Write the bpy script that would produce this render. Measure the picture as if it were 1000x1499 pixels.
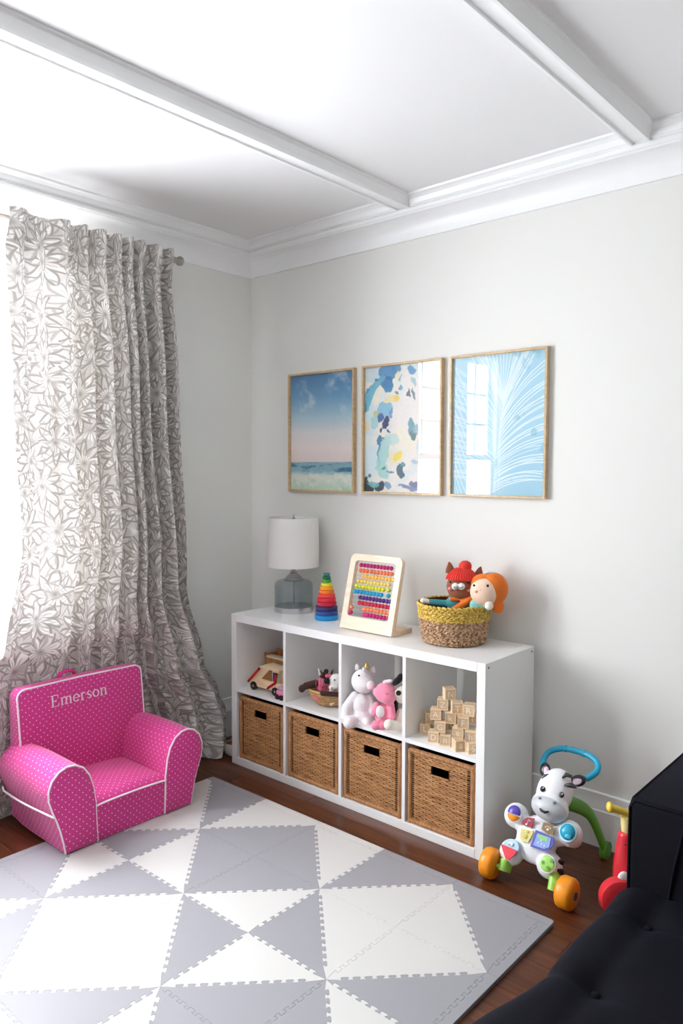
import bpy, bmesh, math, random
import numpy as np
from mathutils import Vector, Matrix, Euler

random.seed(7)
for o in list(bpy.data.objects):
    bpy.data.objects.remove(o, do_unlink=True)
SC = bpy.context.scene
COL = SC.collection
PI = math.pi

# ------------------------------------------------------------------ camera
F_PX = 1105.89
YAW, PITCH, ROLL = 0.7226, 0.0591, 0.0031
CAM = Vector((3.2358, -2.8951, 1.5094))
_F = Vector((-math.sin(YAW)*math.cos(PITCH), math.cos(YAW)*math.cos(PITCH), -math.sin(PITCH)))
_R = Vector((math.cos(YAW), math.sin(YAW), 0))
_U = _R.cross(_F)
CR = _R*math.cos(ROLL) + _U*math.sin(ROLL)
CU = -_R*math.sin(ROLL) + _U*math.cos(ROLL)
cam = bpy.data.cameras.new('camera')
cam.sensor_fit = 'HORIZONTAL'
cam.sensor_width = 36.0
cam.lens = 36.0*F_PX/1000.0
cam.clip_start = 0.05
cam_o = bpy.data.objects.new('camera', cam)
COL.objects.link(cam_o)
m3 = Matrix((CR, CU, -_F)).transposed()
cam_o.matrix_world = Matrix.Translation(CAM) @ m3.to_4x4()
SC.camera = cam_o

# ------------------------------------------------------------------ daylight and exposure
SKY = 29.0
world = bpy.data.worlds.new('overcast_sky')
SC.world = world
world.use_nodes = True
bg = world.node_tree.nodes['Background']
bg.inputs[0].default_value = (0.93, 0.965, 1.0, 1)
bg.inputs[1].default_value = SKY
SC.view_settings.view_transform = 'Standard'
SC.view_settings.look = 'None'
SC.view_settings.gamma = 1.0
SC.view_settings.exposure = 0.27
SC.view_settings.use_curve_mapping = False
SC.cycles.use_denoising = True
SC.cycles.diffuse_bounces = 6
SC.cycles.max_bounces = 14
SC.cycles.transparent_max_bounces = 16

def portal(loc, rot, sx, sy):
    l = bpy.data.lights.new('sky_portal', 'AREA')
    l.shape = 'RECTANGLE'; l.size = sx; l.size_y = sy
    l.cycles.is_portal = True
    o = bpy.data.objects.new('sky_portal', l)
    COL.objects.link(o)
    o.location = loc; o.rotation_euler = rot
    return o

# window openings: left wall (y0, y1, z0, z1), rear wall (x0, x1, z0, z1)
WIN_L = [(-2.12, -0.93, 0.76, 2.43), (-2.80, -2.28, 0.76, 2.43)]
WIN_R = []
RX, RY, RH = 5.2, -5.0, 2.72
WT = 0.14
for (a, b, c, d) in WIN_L:
    portal((-WT-0.01, (a+b)/2, (c+d)/2), (0, -PI/2, 0), d-c, b-a)
for (a, b, c, d) in WIN_R:
    portal(((a+b)/2, RY-WT-0.01, (c+d)/2), (PI/2, 0, 0), b-a, d-c)

# ------------------------------------------------------------------ pixel -> point helpers
def ray(u, v):
    return _F + CR*((u-500)/F_PX) + CU*((749.5-v)/F_PX)
def PX(u, v, x):
    d = ray(u, v); return CAM + d*((x-CAM.x)/d.x)
def PY(u, v, y):
    d = ray(u, v); return CAM + d*((y-CAM.y)/d.y)
def PZ(u, v, z):
    d = ray(u, v); return CAM + d*((z-CAM.z)/d.z)
class Frame:
    """local frame of a thing; loc(u, v, dy) gives the local point at pixel (u, v) lying dy behind the frame's own xz plane"""
    def __init__(self, P, rz):
        self.P = Vector(P); self.rz = rz
        self.M = Matrix.Translation(self.P) @ Matrix.Rotation(rz, 4, 'Z')
        self.I = self.M.inverted()
    def loc(self, u, v, dy=0.0):
        c = self.I @ CAM
        d = self.I.to_3x3() @ ray(u, v)
        t = (dy-c.y)/d.y
        return c + d*t

# ------------------------------------------------------------------ object helpers
def lin(c):
    return c/12.92 if c <= 0.04045 else ((c+0.055)/1.055)**2.4
def rgb(r, g, b):
    return (lin(r/255), lin(g/255), lin(b/255), 1.0)

def tag(o, label=None, cat=None, group=None, kind=None):
    if label: o['label'] = label
    if cat: o['category'] = cat
    if group: o['group'] = group
    if kind: o['kind'] = kind
    return o
def thing(name, label, cat, loc=(0, 0, 0), rz=0.0, group=None):
    o = bpy.data.objects.new(name, None)
    COL.objects.link(o)
    o.empty_display_size = 0.05
    o.location = loc; o.rotation_euler = (0, 0, rz)
    return tag(o, label, cat, group)

def link(name, me, mat, parent=None):
    o = bpy.data.objects.new(name, me)
    COL.objects.link(o)
    if mat is not None and len(me.materials) == 0:
        me.materials.append(mat)
    if parent is not None:
        o.parent = parent
    return o

def copy_tree(o, parent=None):
    c = o.copy(); COL.objects.link(c); c.parent = parent
    for ch in list(o.children):
        copy_tree(ch, c)
    return c

def box_uv(me):
    uv = me.uv_layers.new(name='UVMap')
    n = len(me.loops)
    co = np.zeros(len(me.vertices)*3); me.vertices.foreach_get('co', co); co = co.reshape(-1, 3)
    out = np.zeros((n, 2))
    for p in me.polygons:
        nx, ny, nz = abs(p.normal.x), abs(p.normal.y), abs(p.normal.z)
        if nx >= ny and nx >= nz: a, b = 1, 2
        elif ny >= nz: a, b = 0, 2
        else: a, b = 0, 1
        for li in p.loop_indices:
            c = co[me.loops[li].vertex_index]
            out[li] = (c[a], c[b])
    uv.data.foreach_set('uv', out.ravel())

class MB:
    def __init__(self):
        self.v = []; self.f = []
    def add(self, vs, fs, M=None):
        b = len(self.v)
        if M is not None:
            vs = [M @ Vector(p) for p in vs]
        self.v.extend([tuple(p) for p in vs])
        self.f.extend([tuple(b+i for i in q) for q in fs])
        return self
    def box(self, x0, x1, y0, y1, z0, z1, M=None):
        vs = [(x, y, z) for x in (x0, x1) for y in (y0, y1) for z in (z0, z1)]
        fs = [(0, 1, 3, 2), (4, 6, 7, 5), (0, 4, 5, 1), (2, 3, 7, 6), (0, 2, 6, 4), (1, 5, 7, 3)]
        return self.add(vs, fs, M)
    def rbox(self, x0, x1, y0, y1, z0, z1, r=0.005, seg=2, M=None):
        bm = bmesh.new()
        bmesh.ops.create_cube(bm, size=1.0)
        for v in bm.verts:
            v.co = Vector(((x0+x1)/2+v.co.x*(x1-x0), (y0+y1)/2+v.co.y*(y1-y0), (z0+z1)/2+v.co.z*(z1-z0)))
        bmesh.ops.bevel(bm, geom=list(bm.edges), offset=r, segments=seg, profile=0.5, affect='EDGES')
        bm.verts.index_update()
        self.add([v.co.copy() for v in bm.verts], [[v.index for v in f.verts] for f in bm.faces], M)
        bm.free()
        return self
    def tube(self, path, r, n=8, closed=False, cap=True, flat=1.0, up=None):
        path = [Vector(p) for p in path]
        m = len(path)
        rs = r if isinstance(r, (list, tuple)) else [r]*m
        vs = []; fs = []
        prev = None
        for i, p in enumerate(path):
            if closed:
                t = path[(i+1) % m]-path[(i-1) % m]
            else:
                t = path[min(i+1, m-1)]-path[max(i-1, 0)]
            t.normalize()
            if up is not None:
                a = Vector(up)
            elif prev is not None:
                a = prev
            else:
                a = Vector((0, 0, 1)) if abs(t.z) < 0.9 else Vector((1, 0, 0))
            a = (a - t*a.dot(t)); a.normalize()
            prev = a
            b = t.cross(a)
            for k in range(n):
                w = 2*PI*k/n
                vs.append(p + (a*math.cos(w)*flat + b*math.sin(w))*rs[i])
        for i in range(m if closed else m-1):
            j = (i+1) % m
            for k in range(n):
                k2 = (k+1) % n
                fs.append((i*n+k, j*n+k, j*n+k2, i*n+k2))
        if cap and not closed:
            fs.append(tuple(range(n)))
            fs.append(tuple((m-1)*n+k for k in reversed(range(n))))
        return self.add(vs, fs)
    def cyl(self, p0, p1, r, n=20, r1=None):
        return self.tube([p0, p1], [r, r if r1 is None else r1], n)
    def lathe(self, prof, n=32, c=(0, 0, 0), M=None):
        vs = []; fs = []; m = len(prof)
        for (r, z) in prof:
            for k in range(n):
                w = 2*PI*k/n
                vs.append((c[0]+r*math.cos(w), c[1]+r*math.sin(w), c[2]+z))
        for i in range(m-1):
            for k in range(n):
                k2 = (k+1) % n
                fs.append((i*n+k, i*n+k2, (i+1)*n+k2, (i+1)*n+k))
        if prof[0][0] > 1e-6: fs.append(tuple(reversed(range(n))))
        if prof[-1][0] > 1e-6: fs.append(tuple((m-1)*n+k for k in range(n)))
        return self.add(vs, fs, M)
    def ell(self, c, r, rot=None, nu=20, nv=12, cut=None):
        """ellipsoid; cut = (v0, v1) keeps the latitudes between two fractions from the bottom"""
        if not isinstance(r, (tuple, list)): r = (r, r, r)
        R = rot.to_matrix().to_4x4() if rot is not None else Matrix.Identity(4)
        v0, v1 = cut if cut else (0.0, 1.0)
        vs = []; fs = []
        for i in range(nv+1):
            th = PI*(v0+(v1-v0)*i/nv)
            for k in range(nu):
                w = 2*PI*k/nu
                p = Vector((r[0]*math.sin(th)*math.cos(w), r[1]*math.sin(th)*math.sin(w), -r[2]*math.cos(th)))
                vs.append(Vector(c) + R @ p)
        for i in range(nv):
            for k in range(nu):
                k2 = (k+1) % nu
                fs.append((i*nu+k, i*nu+k2, (i+1)*nu+k2, (i+1)*nu+k))
        return self.add(vs, fs)
    def prism(self, poly, d0, d1, fn):
        """poly: 2-D outline; fn(a, b, d) gives the 3-D point; sides between depths d0 and d1"""
        n = len(poly)
        vs = [fn(a, b, d0) for a, b in poly] + [fn(a, b, d1) for a, b in poly]
        fs = [tuple(range(n)), tuple(reversed(range(n, 2*n)))]
        for i in range(n):
            j = (i+1) % n
            fs.append((i, n+i, n+j, j))
        return self.add(vs, fs)
    def grid(self, fn, nu, nv, cu=False):
        vs = [fn(i/nu, j/nv) for j in range(nv+1) for i in range(nu if cu else nu+1)]
        w = nu if cu else nu+1
        fs = []
        for j in range(nv):
            for i in range(nu):
                i2 = (i+1) % w if cu else i+1
                fs.append((j*w+i, j*w+i2, (j+1)*w+i2, (j+1)*w+i))
        return self.add(vs, fs)
    def mesh(self, name, smooth=True, angle=40, uv=False, weld=True):
        me = bpy.data.meshes.new(name)
        me.from_pydata(self.v, [], self.f)
        bm = bmesh.new(); bm.from_mesh(me)
        if weld:
            bmesh.ops.remove_doubles(bm, verts=bm.verts, dist=1e-6)
        bmesh.ops.recalc_face_normals(bm, faces=bm.faces)
        bm.to_mesh(me); bm.free()
        if smooth:
            me.polygons.foreach_set('use_smooth', [True]*len(me.polygons))
            me.set_sharp_from_angle(angle=math.radians(angle))
        if uv: box_uv(me)
        me.update()
        return me
    def build(self, name, mat, parent=None, smooth=True, angle=40, uv=False):
        return link(name, self.mesh(name, smooth, angle, uv), mat, parent)
    def soft(self, name, mat, parent=None, vox=0.005, it=6, uv=False):
        """fuse the pieces into one continuous surface"""
        o = self.build(name, mat, None)
        m = o.modifiers.new('fuse', 'REMESH'); m.mode = 'VOXEL'; m.voxel_size = vox
        s = o.modifiers.new('relax', 'SMOOTH'); s.iterations = it; s.factor = 0.5
        dg = bpy.context.evaluated_depsgraph_get()
        me = bpy.data.meshes.new_from_object(o.evaluated_get(dg))
        old = o.data; o.modifiers.clear(); o.data = me
        bpy.data.meshes.remove(old)
        me.polygons.foreach_set('use_smooth', [True]*len(me.polygons))
        if len(me.materials) == 0: me.materials.append(mat)
        if uv: box_uv(me)
        o.parent = parent
        return o

def capsule(mb, a, b, ra, rb, n=14, k=6):
    """a tapered rounded limb from a to b"""
    a = Vector(a); b = Vector(b); t = (b-a).normalized()
    path = []; rs = []
    for i in range(k):
        w = PI/2*(1-i/k); path.append(a - t*ra*math.sin(w)); rs.append(max(ra*math.cos(w), 1e-4))
    path += [a, b]; rs += [ra, rb]
    for i in range(1, k+1):
        w = PI/2*i/k; path.append(b + t*rb*math.sin(w)); rs.append(max(rb*math.cos(w), 1e-4))
    mb.tube(path, rs, n)
    return mb

def smoothstep(a, b, x):
    t = min(1, max(0, (x-a)/(b-a))); return t*t*(3-2*t)
def interp(tab, x, smooth=True):
    if x <= tab[0][0]: return tab[0][1]
    for (a, p), (b, q) in zip(tab, tab[1:]):
        if x <= b:
            t = (x-a)/(b-a); t = t*t*(3-2*t) if smooth else t; return p+(q-p)*t
    return tab[-1][1]
def arc(c, r, a0, a1, n=8):
    return [(c[0]+r*math.cos(a0+(a1-a0)*i/n), c[1]+r*math.sin(a0+(a1-a0)*i/n)) for i in range(n+1)]
def rrect(x0, x1, y0, y1, r, n=5):
    p = []
    for cx, cy, a in ((x1-r, y1-r, 0), (x0+r, y1-r, PI/2), (x0+r, y0+r, PI), (x1-r, y0+r, 1.5*PI)):
        p += arc((cx, cy), r, a, a+PI/2, n)
    return p

# ------------------------------------------------------------------ materials
class NX:
    """a tiny expression layer over math nodes"""
    def __init__(s, nt, sock): s.nt = nt; s.s = sock
    def _m(s, op, *xs):
        n = s.nt.nodes.new('ShaderNodeMath'); n.operation = op
        for i, x in enumerate(xs):
            if isinstance(x, NX): s.nt.links.new(x.s, n.inputs[i])
            else: n.inputs[i].default_value = x
        return NX(s.nt, n.outputs[0])
    def __add__(s, o): return s._m('ADD', s, o)
    def __radd__(s, o): return s._m('ADD', o, s)
    def __sub__(s, o): return s._m('SUBTRACT', s, o)
    def __rsub__(s, o): return s._m('SUBTRACT', o, s)
    def __mul__(s, o): return s._m('MULTIPLY', s, o)
    def __rmul__(s, o): return s._m('MULTIPLY', o, s)
    def __truediv__(s, o): return s._m('DIVIDE', s, o)
    def f(s, op, *a): return s._m(op, s, *a)
    def step(s, lo, hi):
        n = s.nt.nodes.new('ShaderNodeMapRange'); n.interpolation_type = 'SMOOTHSTEP'
        s.nt.links.new(s.s, n.inputs[0]); n.inputs[1].default_value = lo; n.inputs[2].default_value = hi
        n.inputs[3].default_value = 0; n.inputs[4].default_value = 1
        return NX(s.nt, n.outputs[0])

MATS = {}
def new_mat(name):
    m = bpy.data.materials.new(name); m.use_nodes = True
    return m, m.node_tree, m.node_tree.nodes['Principled BSDF']
def setp(b, **k):
    for n, v in k.items():
        b.inputs[n.replace('_', ' ')].default_value = v
def mat(name, col, rough=0.5, var=0.06, scale=40.0, bump=0.0, bscale=300.0, metal=0.0, sheen=0.0, spec=0.5, coat=0.0, trans=0.0, emit=None, stretch=(1, 1, 1), coords='Object'):
    """plain procedural surface: colour with a little noise, optional fine relief"""
    if name in MATS: return MATS[name]
    m, nt, b = new_mat(name)
    c = rgb(*col)
    tc = nt.nodes.new('ShaderNodeTexCoord')
    mp = nt.nodes.new('ShaderNodeMapping'); mp.inputs['Scale'].default_value = stretch
    nt.links.new(tc.outputs[coords], mp.inputs['Vector'])
    no = nt.nodes.new('ShaderNodeTexNoise'); no.inputs['Scale'].default_value = scale
    no.inputs['Detail'].default_value = 3
    nt.links.new(mp.outputs[0], no.inputs['Vector'])
    mx = nt.nodes.new('ShaderNodeMix'); mx.data_type = 'RGBA'
    mx.inputs[6].default_value = tuple(x*(1-var) for x in c[:3])+(1,)
    mx.inputs[7].default_value = tuple(min(1, x*(1+var)) for x in c[:3])+(1,)
    nt.links.new(no.outputs[0], mx.inputs[0])
    nt.links.new(mx.outputs[2], b.inputs['Base Color'])
    setp(b, Roughness=rough, Metallic=metal)
    b.inputs['Specular IOR Level'].default_value = spec
    if sheen:
        b.inputs['Sheen Weight'].default_value = sheen
        b.inputs['Sheen Roughness'].default_value = 0.4
    if coat:
        b.inputs['Coat Weight'].default_value = coat
        b.inputs['Coat Roughness'].default_value = 0.05
    if trans: b.inputs['Transmission Weight'].default_value = trans
    if bump:
        n2 = nt.nodes.new('ShaderNodeTexNoise'); n2.inputs['Scale'].default_value = bscale
        nt.links.new(mp.outputs[0], n2.inputs['Vector'])
        bp = nt.nodes.new('ShaderNodeBump'); bp.inputs['Strength'].default_value = bump
        bp.inputs['Distance'].default_value = 0.002
        nt.links.new(n2.outputs[0], bp.inputs['Height'])
        nt.links.new(bp.outputs[0], b.inputs['Normal'])
    MATS[name] = m
    return m

M_WALL = mat('painted_wall', (231, 231, 227), 0.6, 0.01, 3, bump=0.05, bscale=120)
M_CEIL = mat('ceiling_paint', (236, 236, 237), 0.6, 0.01, 3)
M_TRIM = mat('white_trim_paint', (244, 245, 246), 0.35, 0.01, 5)
M_LAMINATE = mat('white_laminate', (243, 243, 243), 0.22, 0.008, 6)
M_BLACK = mat('black_plastic', (16, 15, 17), 0.3)

def wood_floor():
    m, nt, b = new_mat('dark_oak_planks')
    geo = nt.nodes.new('ShaderNodeNewGeometry'); inf = nt.nodes.new('ShaderNodeObjectInfo')
    mp = nt.nodes.new('ShaderNodeMapping'); mp.inputs['Scale'].default_value = (1.6, 22, 22)
    ad = nt.nodes.new('ShaderNodeVectorMath'); ad.operation = 'ADD'
    sc = nt.nodes.new('ShaderNodeVectorMath'); sc.operation = 'SCALE'
    sc.inputs[0].default_value = (7, 3, 5)
    nt.links.new(inf.outputs['Random'], sc.inputs['Scale'])
    nt.links.new(geo.outputs['Position'], ad.inputs[0]); nt.links.new(sc.outputs[0], ad.inputs[1])
    nt.links.new(ad.outputs[0], mp.inputs['Vector'])
    no = nt.nodes.new('ShaderNodeTexNoise'); no.inputs['Scale'].default_value = 2.2
    no.inputs['Detail'].default_value = 6; no.inputs['Distortion'].default_value = 0.8
    nt.links.new(mp.outputs[0], no.inputs['Vector'])
    rp = nt.nodes.new('ShaderNodeValToRGB')
    rp.color_ramp.elements[0].position = 0.3; rp.color_ramp.elements[0].color = rgb(66, 32, 17)
    rp.color_ramp.elements[1].position = 0.72; rp.color_ramp.elements[1].color = rgb(108, 58, 31)
    nt.links.new(no.outputs[0], rp.inputs[0])
    hs = nt.nodes.new('ShaderNodeHueSaturation')
    v = NX(nt, inf.outputs['Random'])*0.22+0.9
    nt.links.new(v.s, hs.inputs['Value']); nt.links.new(rp.outputs[0], hs.inputs['Color'])
    nt.links.new(hs.outputs[0], b.inputs['Base Color'])
    setp(b, Roughness=0.3)
    bp = nt.nodes.new('ShaderNodeBump'); bp.inputs['Strength'].default_value = 0.08
    bp.inputs['Distance'].default_value = 0.002
    nt.links.new(no.outputs[0], bp.inputs['Height']); nt.links.new(bp.outputs[0], b.inputs['Normal'])
    return m
M_FLOOR = wood_floor()

def pale_wood(name, c1, c2, rough=0.45, scale=6.0, stretch=(1, 9, 9)):
    m, nt, b = new_mat(name)
    tc = nt.nodes.new('ShaderNodeTexCoord'); mp = nt.nodes.new('ShaderNodeMapping')
    mp.inputs['Scale'].default_value = stretch
    nt.links.new(tc.outputs['Object'], mp.inputs[0])
    no = nt.nodes.new('ShaderNodeTexNoise'); no.inputs['Scale'].default_value = scale
    no.inputs['Detail'].default_value = 5; no.inputs['Distortion'].default_value = 0.5
    nt.links.new(mp.outputs[0], no.inputs['Vector'])
    rp = nt.nodes.new('ShaderNodeValToRGB')
    rp.color_ramp.elements[0].position = 0.3; rp.color_ramp.elements[0].color = rgb(*c1)
    rp.color_ramp.elements[1].position = 0.7; rp.color_ramp.elements[1].color = rgb(*c2)
    nt.links.new(no.outputs[0], rp.inputs[0]); nt.links.new(rp.outputs[0], b.inputs['Base Color'])
    setp(b, Roughness=rough)
    return m

def glass_pane(name, tint=(1, 1, 1, 1), ior=1.5, rough=0.0):
    """thin sheet: clear with a Fresnel reflection"""
    m = bpy.data.materials.new(name); m.use_nodes = True
    nt = m.node_tree
    for n in list(nt.nodes): nt.nodes.remove(n)
    out = nt.nodes.new('ShaderNodeOutputMaterial'); mix = nt.nodes.new('ShaderNodeMixShader')
    tr = nt.nodes.new('ShaderNodeBsdfTransparent'); tr.inputs[0].default_value = tint
    gl = nt.nodes.new('ShaderNodeBsdfGlossy'); gl.inputs['Roughness'].default_value = rough
    lw = nt.nodes.new('ShaderNodeLayerWeight'); lw.inputs[0].default_value = 0.5
    f0 = ((ior-1)/(ior+1))**2
    fr = (NX(nt, lw.outputs['Facing']).f('POWER', 5.0))*(1-f0)+f0
    nt.links.new(fr.s, mix.inputs[0]); nt.links.new(tr.outputs[0], mix.inputs[1])
    nt.links.new(gl.outputs[0], mix.inputs[2]); nt.links.new(mix.outputs[0], out.inputs[0])
    return m
M_PANE = glass_pane('window_glass')

# ================================================================== THE ROOM
def struct(o):
    o['kind'] = 'structure'; return o

# floor with planks running along the long wall
fl = struct(MB().box(-WT, RX+WT, RY-WT, WT, -0.12, -0.013).build('floor', mat('subfloor', (40, 24, 16), 0.8), smooth=False))
pm = MB().rbox(0, 1, 0, 1, -0.012, 0, 0.0015, 1).mesh('plank', smooth=False)
pm.materials.append(M_FLOOR)
ROWS = 60; PW = -RY/ROWS
for r in range(ROWS):
    x = 0.0; first = random.uniform(0.4, 1.8)
    while x < RX-1e-4:
        L = first if x == 0 else 1.8
        if RX-x-L < 0.35: L = RX-x
        o = link('plank', pm, None, fl)
        o.location = (x+0.0006, -(r+1)*PW+0.0006, 0); o.scale = (L-0.0012, PW-0.0012, 1)
        x += L

def wall_with_holes(name, axis, pos, out, lo, hi, holes):
    """a wall plate between two coordinates with rectangular openings"""
    mb = MB()
    def add(a, b, c, d):
        if b-a < 1e-5 or d-c < 1e-5: return
        p, q = sorted((pos, pos+out))
        if axis == 'x': mb.box(p, q, a, b, c, d)
        else: mb.box(a, b, p, q, c, d)
    cur = lo
    for (a, b, c, d) in sorted(holes):
        add(cur, a, 0, RH); add(a, b, 0, c); add(a, b, d, RH); cur = b
    add(cur, hi, 0, RH)
    return struct(mb.build(name, M_WALL, smooth=False))
wall_with_holes('wall_left', 'x', 0, -WT, RY-WT, WT, WIN_L)
wall_with_holes('wall_rear', 'y', RY, -WT, 0, RX, WIN_R)
struct(MB().box(0, RX+WT, 0, WT, 0, RH).build('wall_back', M_WALL, smooth=False))
struct(MB().box(RX, RX+WT, RY-WT, 0, 0, RH).build('wall_right', M_WALL, smooth=False))
struct(MB().box(-WT, RX+WT, RY-WT, WT, RH, RH+0.1).build('ceiling', M_CEIL, smooth=False))

def sweep(prof, a, b, fn):
    """mitred moulding: prof of (d, z); fn(s, d) -> (x, y)"""
    mb = MB(); vs = []; n = len(prof)
    for s, sg in ((a, 1), (b, -1)):
        for d, z in prof:
            x, y = fn(s+sg*d, d); vs.append((x, y, z))
    fs = [(i, (i+1) % n, n+(i+1) % n, n+i) for i in range(n)]
    fs += [tuple(range(n)), tuple(range(2*n-1, n-1, -1))]
    mb.add(vs, fs); return mb
cove = [(0.014+0.072*(1-math.cos(t)), 2.578+0.068*math.sin(t)) for t in [PI/2*i/8 for i in range(9)]]
bead = [(0.098+0.010*math.cos(t), 2.664+0.011*math.sin(t)) for t in [-PI/2+PI*i/6 for i in range(7)]]
ogee = [(0.104, 2.679), (0.112, 2.681), (0.118, 2.690), (0.121, 2.700), (0.132, 2.709), (0.146, 2.712), (0.150, 2.7195)]
CROWN = [(0, 2.562), (0.012, 2.562), (0.013, 2.574)] + cove + [(0.094, 2.648)] + bead + ogee + [(0.0, 2.7195)]
sides = [(0, RX, lambda s, d: (s, -d)), (0, -RY, lambda s, d: (d, -s)), (0, RX, lambda s, d: (s, RY+d)), (0, -RY, lambda s, d: (RX-d, -s))]
for k, (a, b, fn) in enumerate(sides):
    struct(sweep(CROWN, a, b, fn).build('trim_%d' % (k+1), M_TRIM, angle=25))
BASE = [(0, 0.0005), (0.019, 0.0005), (0.019, 0.148), (0.015, 0.152), (0.015, 0.160), (0.012, 0.172), (0.009, 0.188), (0.010, 0.198), (0.010, 0.214), (0.006, 0.218), (0, 0.218)]
for nm, (a, b, fn) in zip(('back', 'left', 'rear', 'right'), sides):
    struct(sweep(BASE, a, b, fn).build('baseboard_'+nm, M_TRIM, angle=25))
# ceiling beams
for k, xc in enumerate((1.137, 2.195, 3.253, 4.311)):
    hb = [(-0.062, RH-0.0003), (-0.060, RH-0.006), (-0.050, RH-0.010), (-0.046, RH-0.022), (-0.040, RH-0.034), (-0.038, RH-0.040), (-0.036, RH-0.048), (-0.026, RH-0.048), (-0.024, RH-0.043), (-0.020, RH-0.042)]
    pr = hb + [(-a, z) for a, z in reversed(hb)]
    mb = MB(); n = len(pr)
    vs = [(xc+a, -0.105, z) for a, z in pr] + [(xc+a, RY+0.105, z) for a, z in pr]
    mb.add(vs, [(i, (i+1) % n, n+(i+1) % n, n+i) for i in range(n)] + [tuple(range(n)), tuple(range(2*n-1, n-1, -1))])
    struct(mb.build('trim_%d' % (k+5), M_TRIM, angle=25))

# windows: casing, stool, sashes with muntins, panes
def window(idx, fn, a, b, c, d, inward=1):
    """fn(s, depth, z) -> xyz; s along the wall, depth > 0 into the room"""
    def bx(mb, s0, s1, e0, e1, z0, z1):
        p = [fn(s0, e0, z0), fn(s1, e1, z1)]
        xs = sorted((p[0][0], p[1][0])); ys = sorted((p[0][1], p[1][1])); zs = sorted((z0, z1))
        mb.box(xs[0], xs[1], ys[0], ys[1], zs[0], zs[1])
    mb = MB()
    t = 0.03
    bx(mb, a+0.001, a+t, -WT+0.01, -0.001, c+0.001, d-0.001); bx(mb, b-t, b-0.001, -WT+0.01, -0.001, c+0.001, d-0.001)
    bx(mb, a+t, b-t, -WT+0.01, -0.001, d-t, d-0.001); bx(mb, a+t, b-t, -WT+0.01, -0.001, c+0.001, c+t)
    w = struct(mb.build('window_%d' % idx, M_TRIM, smooth=False))
    mb = MB(); cw = 0.085
    bx(mb, a-cw, a, 0.001, 0.018, c-0.02, d+cw); bx(mb, b, b+cw, 0.001, 0.018, c-0.02, d+cw); bx(mb, a, b, 0.001, 0.018, d, d+cw)
    mb.build('casing', M_TRIM, w, smooth=False)
    mb = MB(); bx(mb, a-cw-0.02, b+cw+0.02, 0.0015, 0.055, c-0.045, c-0.02); mb.build('window_stool', M_TRIM, w, smooth=False)
    mb = MB(); bx(mb, a-cw, b+cw, 0.0015, 0.016, c-0.125, c-0.045); mb.build('apron', M_TRIM, w, smooth=False)
    mid = (c+d)/2
    for z0, z1, e in ((c+t, mid+0.02, -0.06), (mid-0.02, d-t, -0.095)):
        s0, s1 = a+t, b-t; f = 0.042
        mb = MB()
        bx(mb, s0, s0+f, e, e+0.032, z0, z1); bx(mb, s1-f, s1, e, e+0.032, z0, z1)
        bx(mb, s0+f, s1-f, e, e+0.032, z0, z0+f); bx(mb, s0+f, s1-f, e, e+0.032, z1-f, z1)
        sash = mb.build('sash', M_TRIM, w, smooth=False)
        upper = z0 > c+0.2
        cols = (4 if b-a > 1 else 2) if upper else 1
        rows = 3 if upper else 1
        ws = (s1-s0-2*f)/cols; hs = (z1-z0-2*f)/rows
        mb = MB()
        for i in range(1, cols): bx(mb, s0+f+i*ws-0.009, s0+f+i*ws+0.009, e+0.006, e+0.026, z0+f, z1-f)
        for j in range(1, rows): bx(mb, s0+f, s1-f, e+0.007, e+0.025, z0+f+j*hs-0.009, z0+f+j*hs+0.009)
        if upper: mb.build('muntin', M_TRIM, sash, smooth=False)
        for i in range(cols):
            for j in range(rows):
                mb = MB(); bx(mb, s0+f+i*ws+0.002, s0+f+(i+1)*ws-0.002, e+0.014, e+0.018, z0+f+j*hs+0.002, z0+f+(j+1)*hs-0.002)
                mb.build('pane', M_PANE, sash, smooth=False)
for k, (a, b, c, d) in enumerate(WIN_L):
    window(k+1, lambda s, e, z: (e, s, z), a, b, c, d)
for k, (a, b, c, d) in enumerate(WIN_R):
    window(k+3, lambda s, e, z: (s, RY+e, z), a, b, c, d)

# ================================================================== FOAM MAT
M_FOAM_G = mat('grey_foam', (154, 153, 158), 0.55, 0.015, 8, bump=0.12, bscale=500)
M_FOAM_W = mat('ivory_foam', (208, 206, 203), 0.55, 0.012, 8, bump=0.12, bscale=500)
def puzzle(A, B, n, h, margin):
    """canonical interlocking line from A to B with n tabs"""
    A = Vector(A); B = Vector(B); L = (B-A).length; t = (B-A)/L; nn = Vector((-t.y, t.x))
    pts = [A.copy()]
    p = (L-2*margin)/n
    for k in range(n):
        s0 = margin+k*p
        w = p*0.5
        # alternate a knob on one side and the plain step on the other
        for ds, e in ((0.02, -1), (-0.10, 0.2), (-0.06, 0.8), (0.06, 1.0), (0.44, 1.0), (0.56, 0.8), (0.60, 0.2), (0.48, -0.2), (0.40+0.04, -0.8), (0.56, -1.0)):
            pts.append(A + t*(s0+ds*p+0.02*p) + nn*(h*e*0.5))
    pts.append(B.copy())
    return pts
mat_root = thing('foam_play_mat', 'interlocking foam floor mat of grey and ivory triangles before the white shelf', 'play mat', (1.1224, -1.3304, 0.0006), 0.7905-PI/4)
MC = 0.3384; NCX, NCY = 5, 6
def corner(c, r): return Vector(((c-2)*MC, (2-r)*MC))
EDGES = {}
def edge_pts(p, q, hyp):
    key = (p, q) if p < q else (q, p)
    if key not in EDGES:
        EDGES[key] = puzzle(corner(*key[0]), corner(*key[1]), 11 if hyp else 8, 0.0125, 0.045 if hyp else 0.030)
    pts = EDGES[key]
    return pts if key[0] == p else list(reversed(pts))
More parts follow.
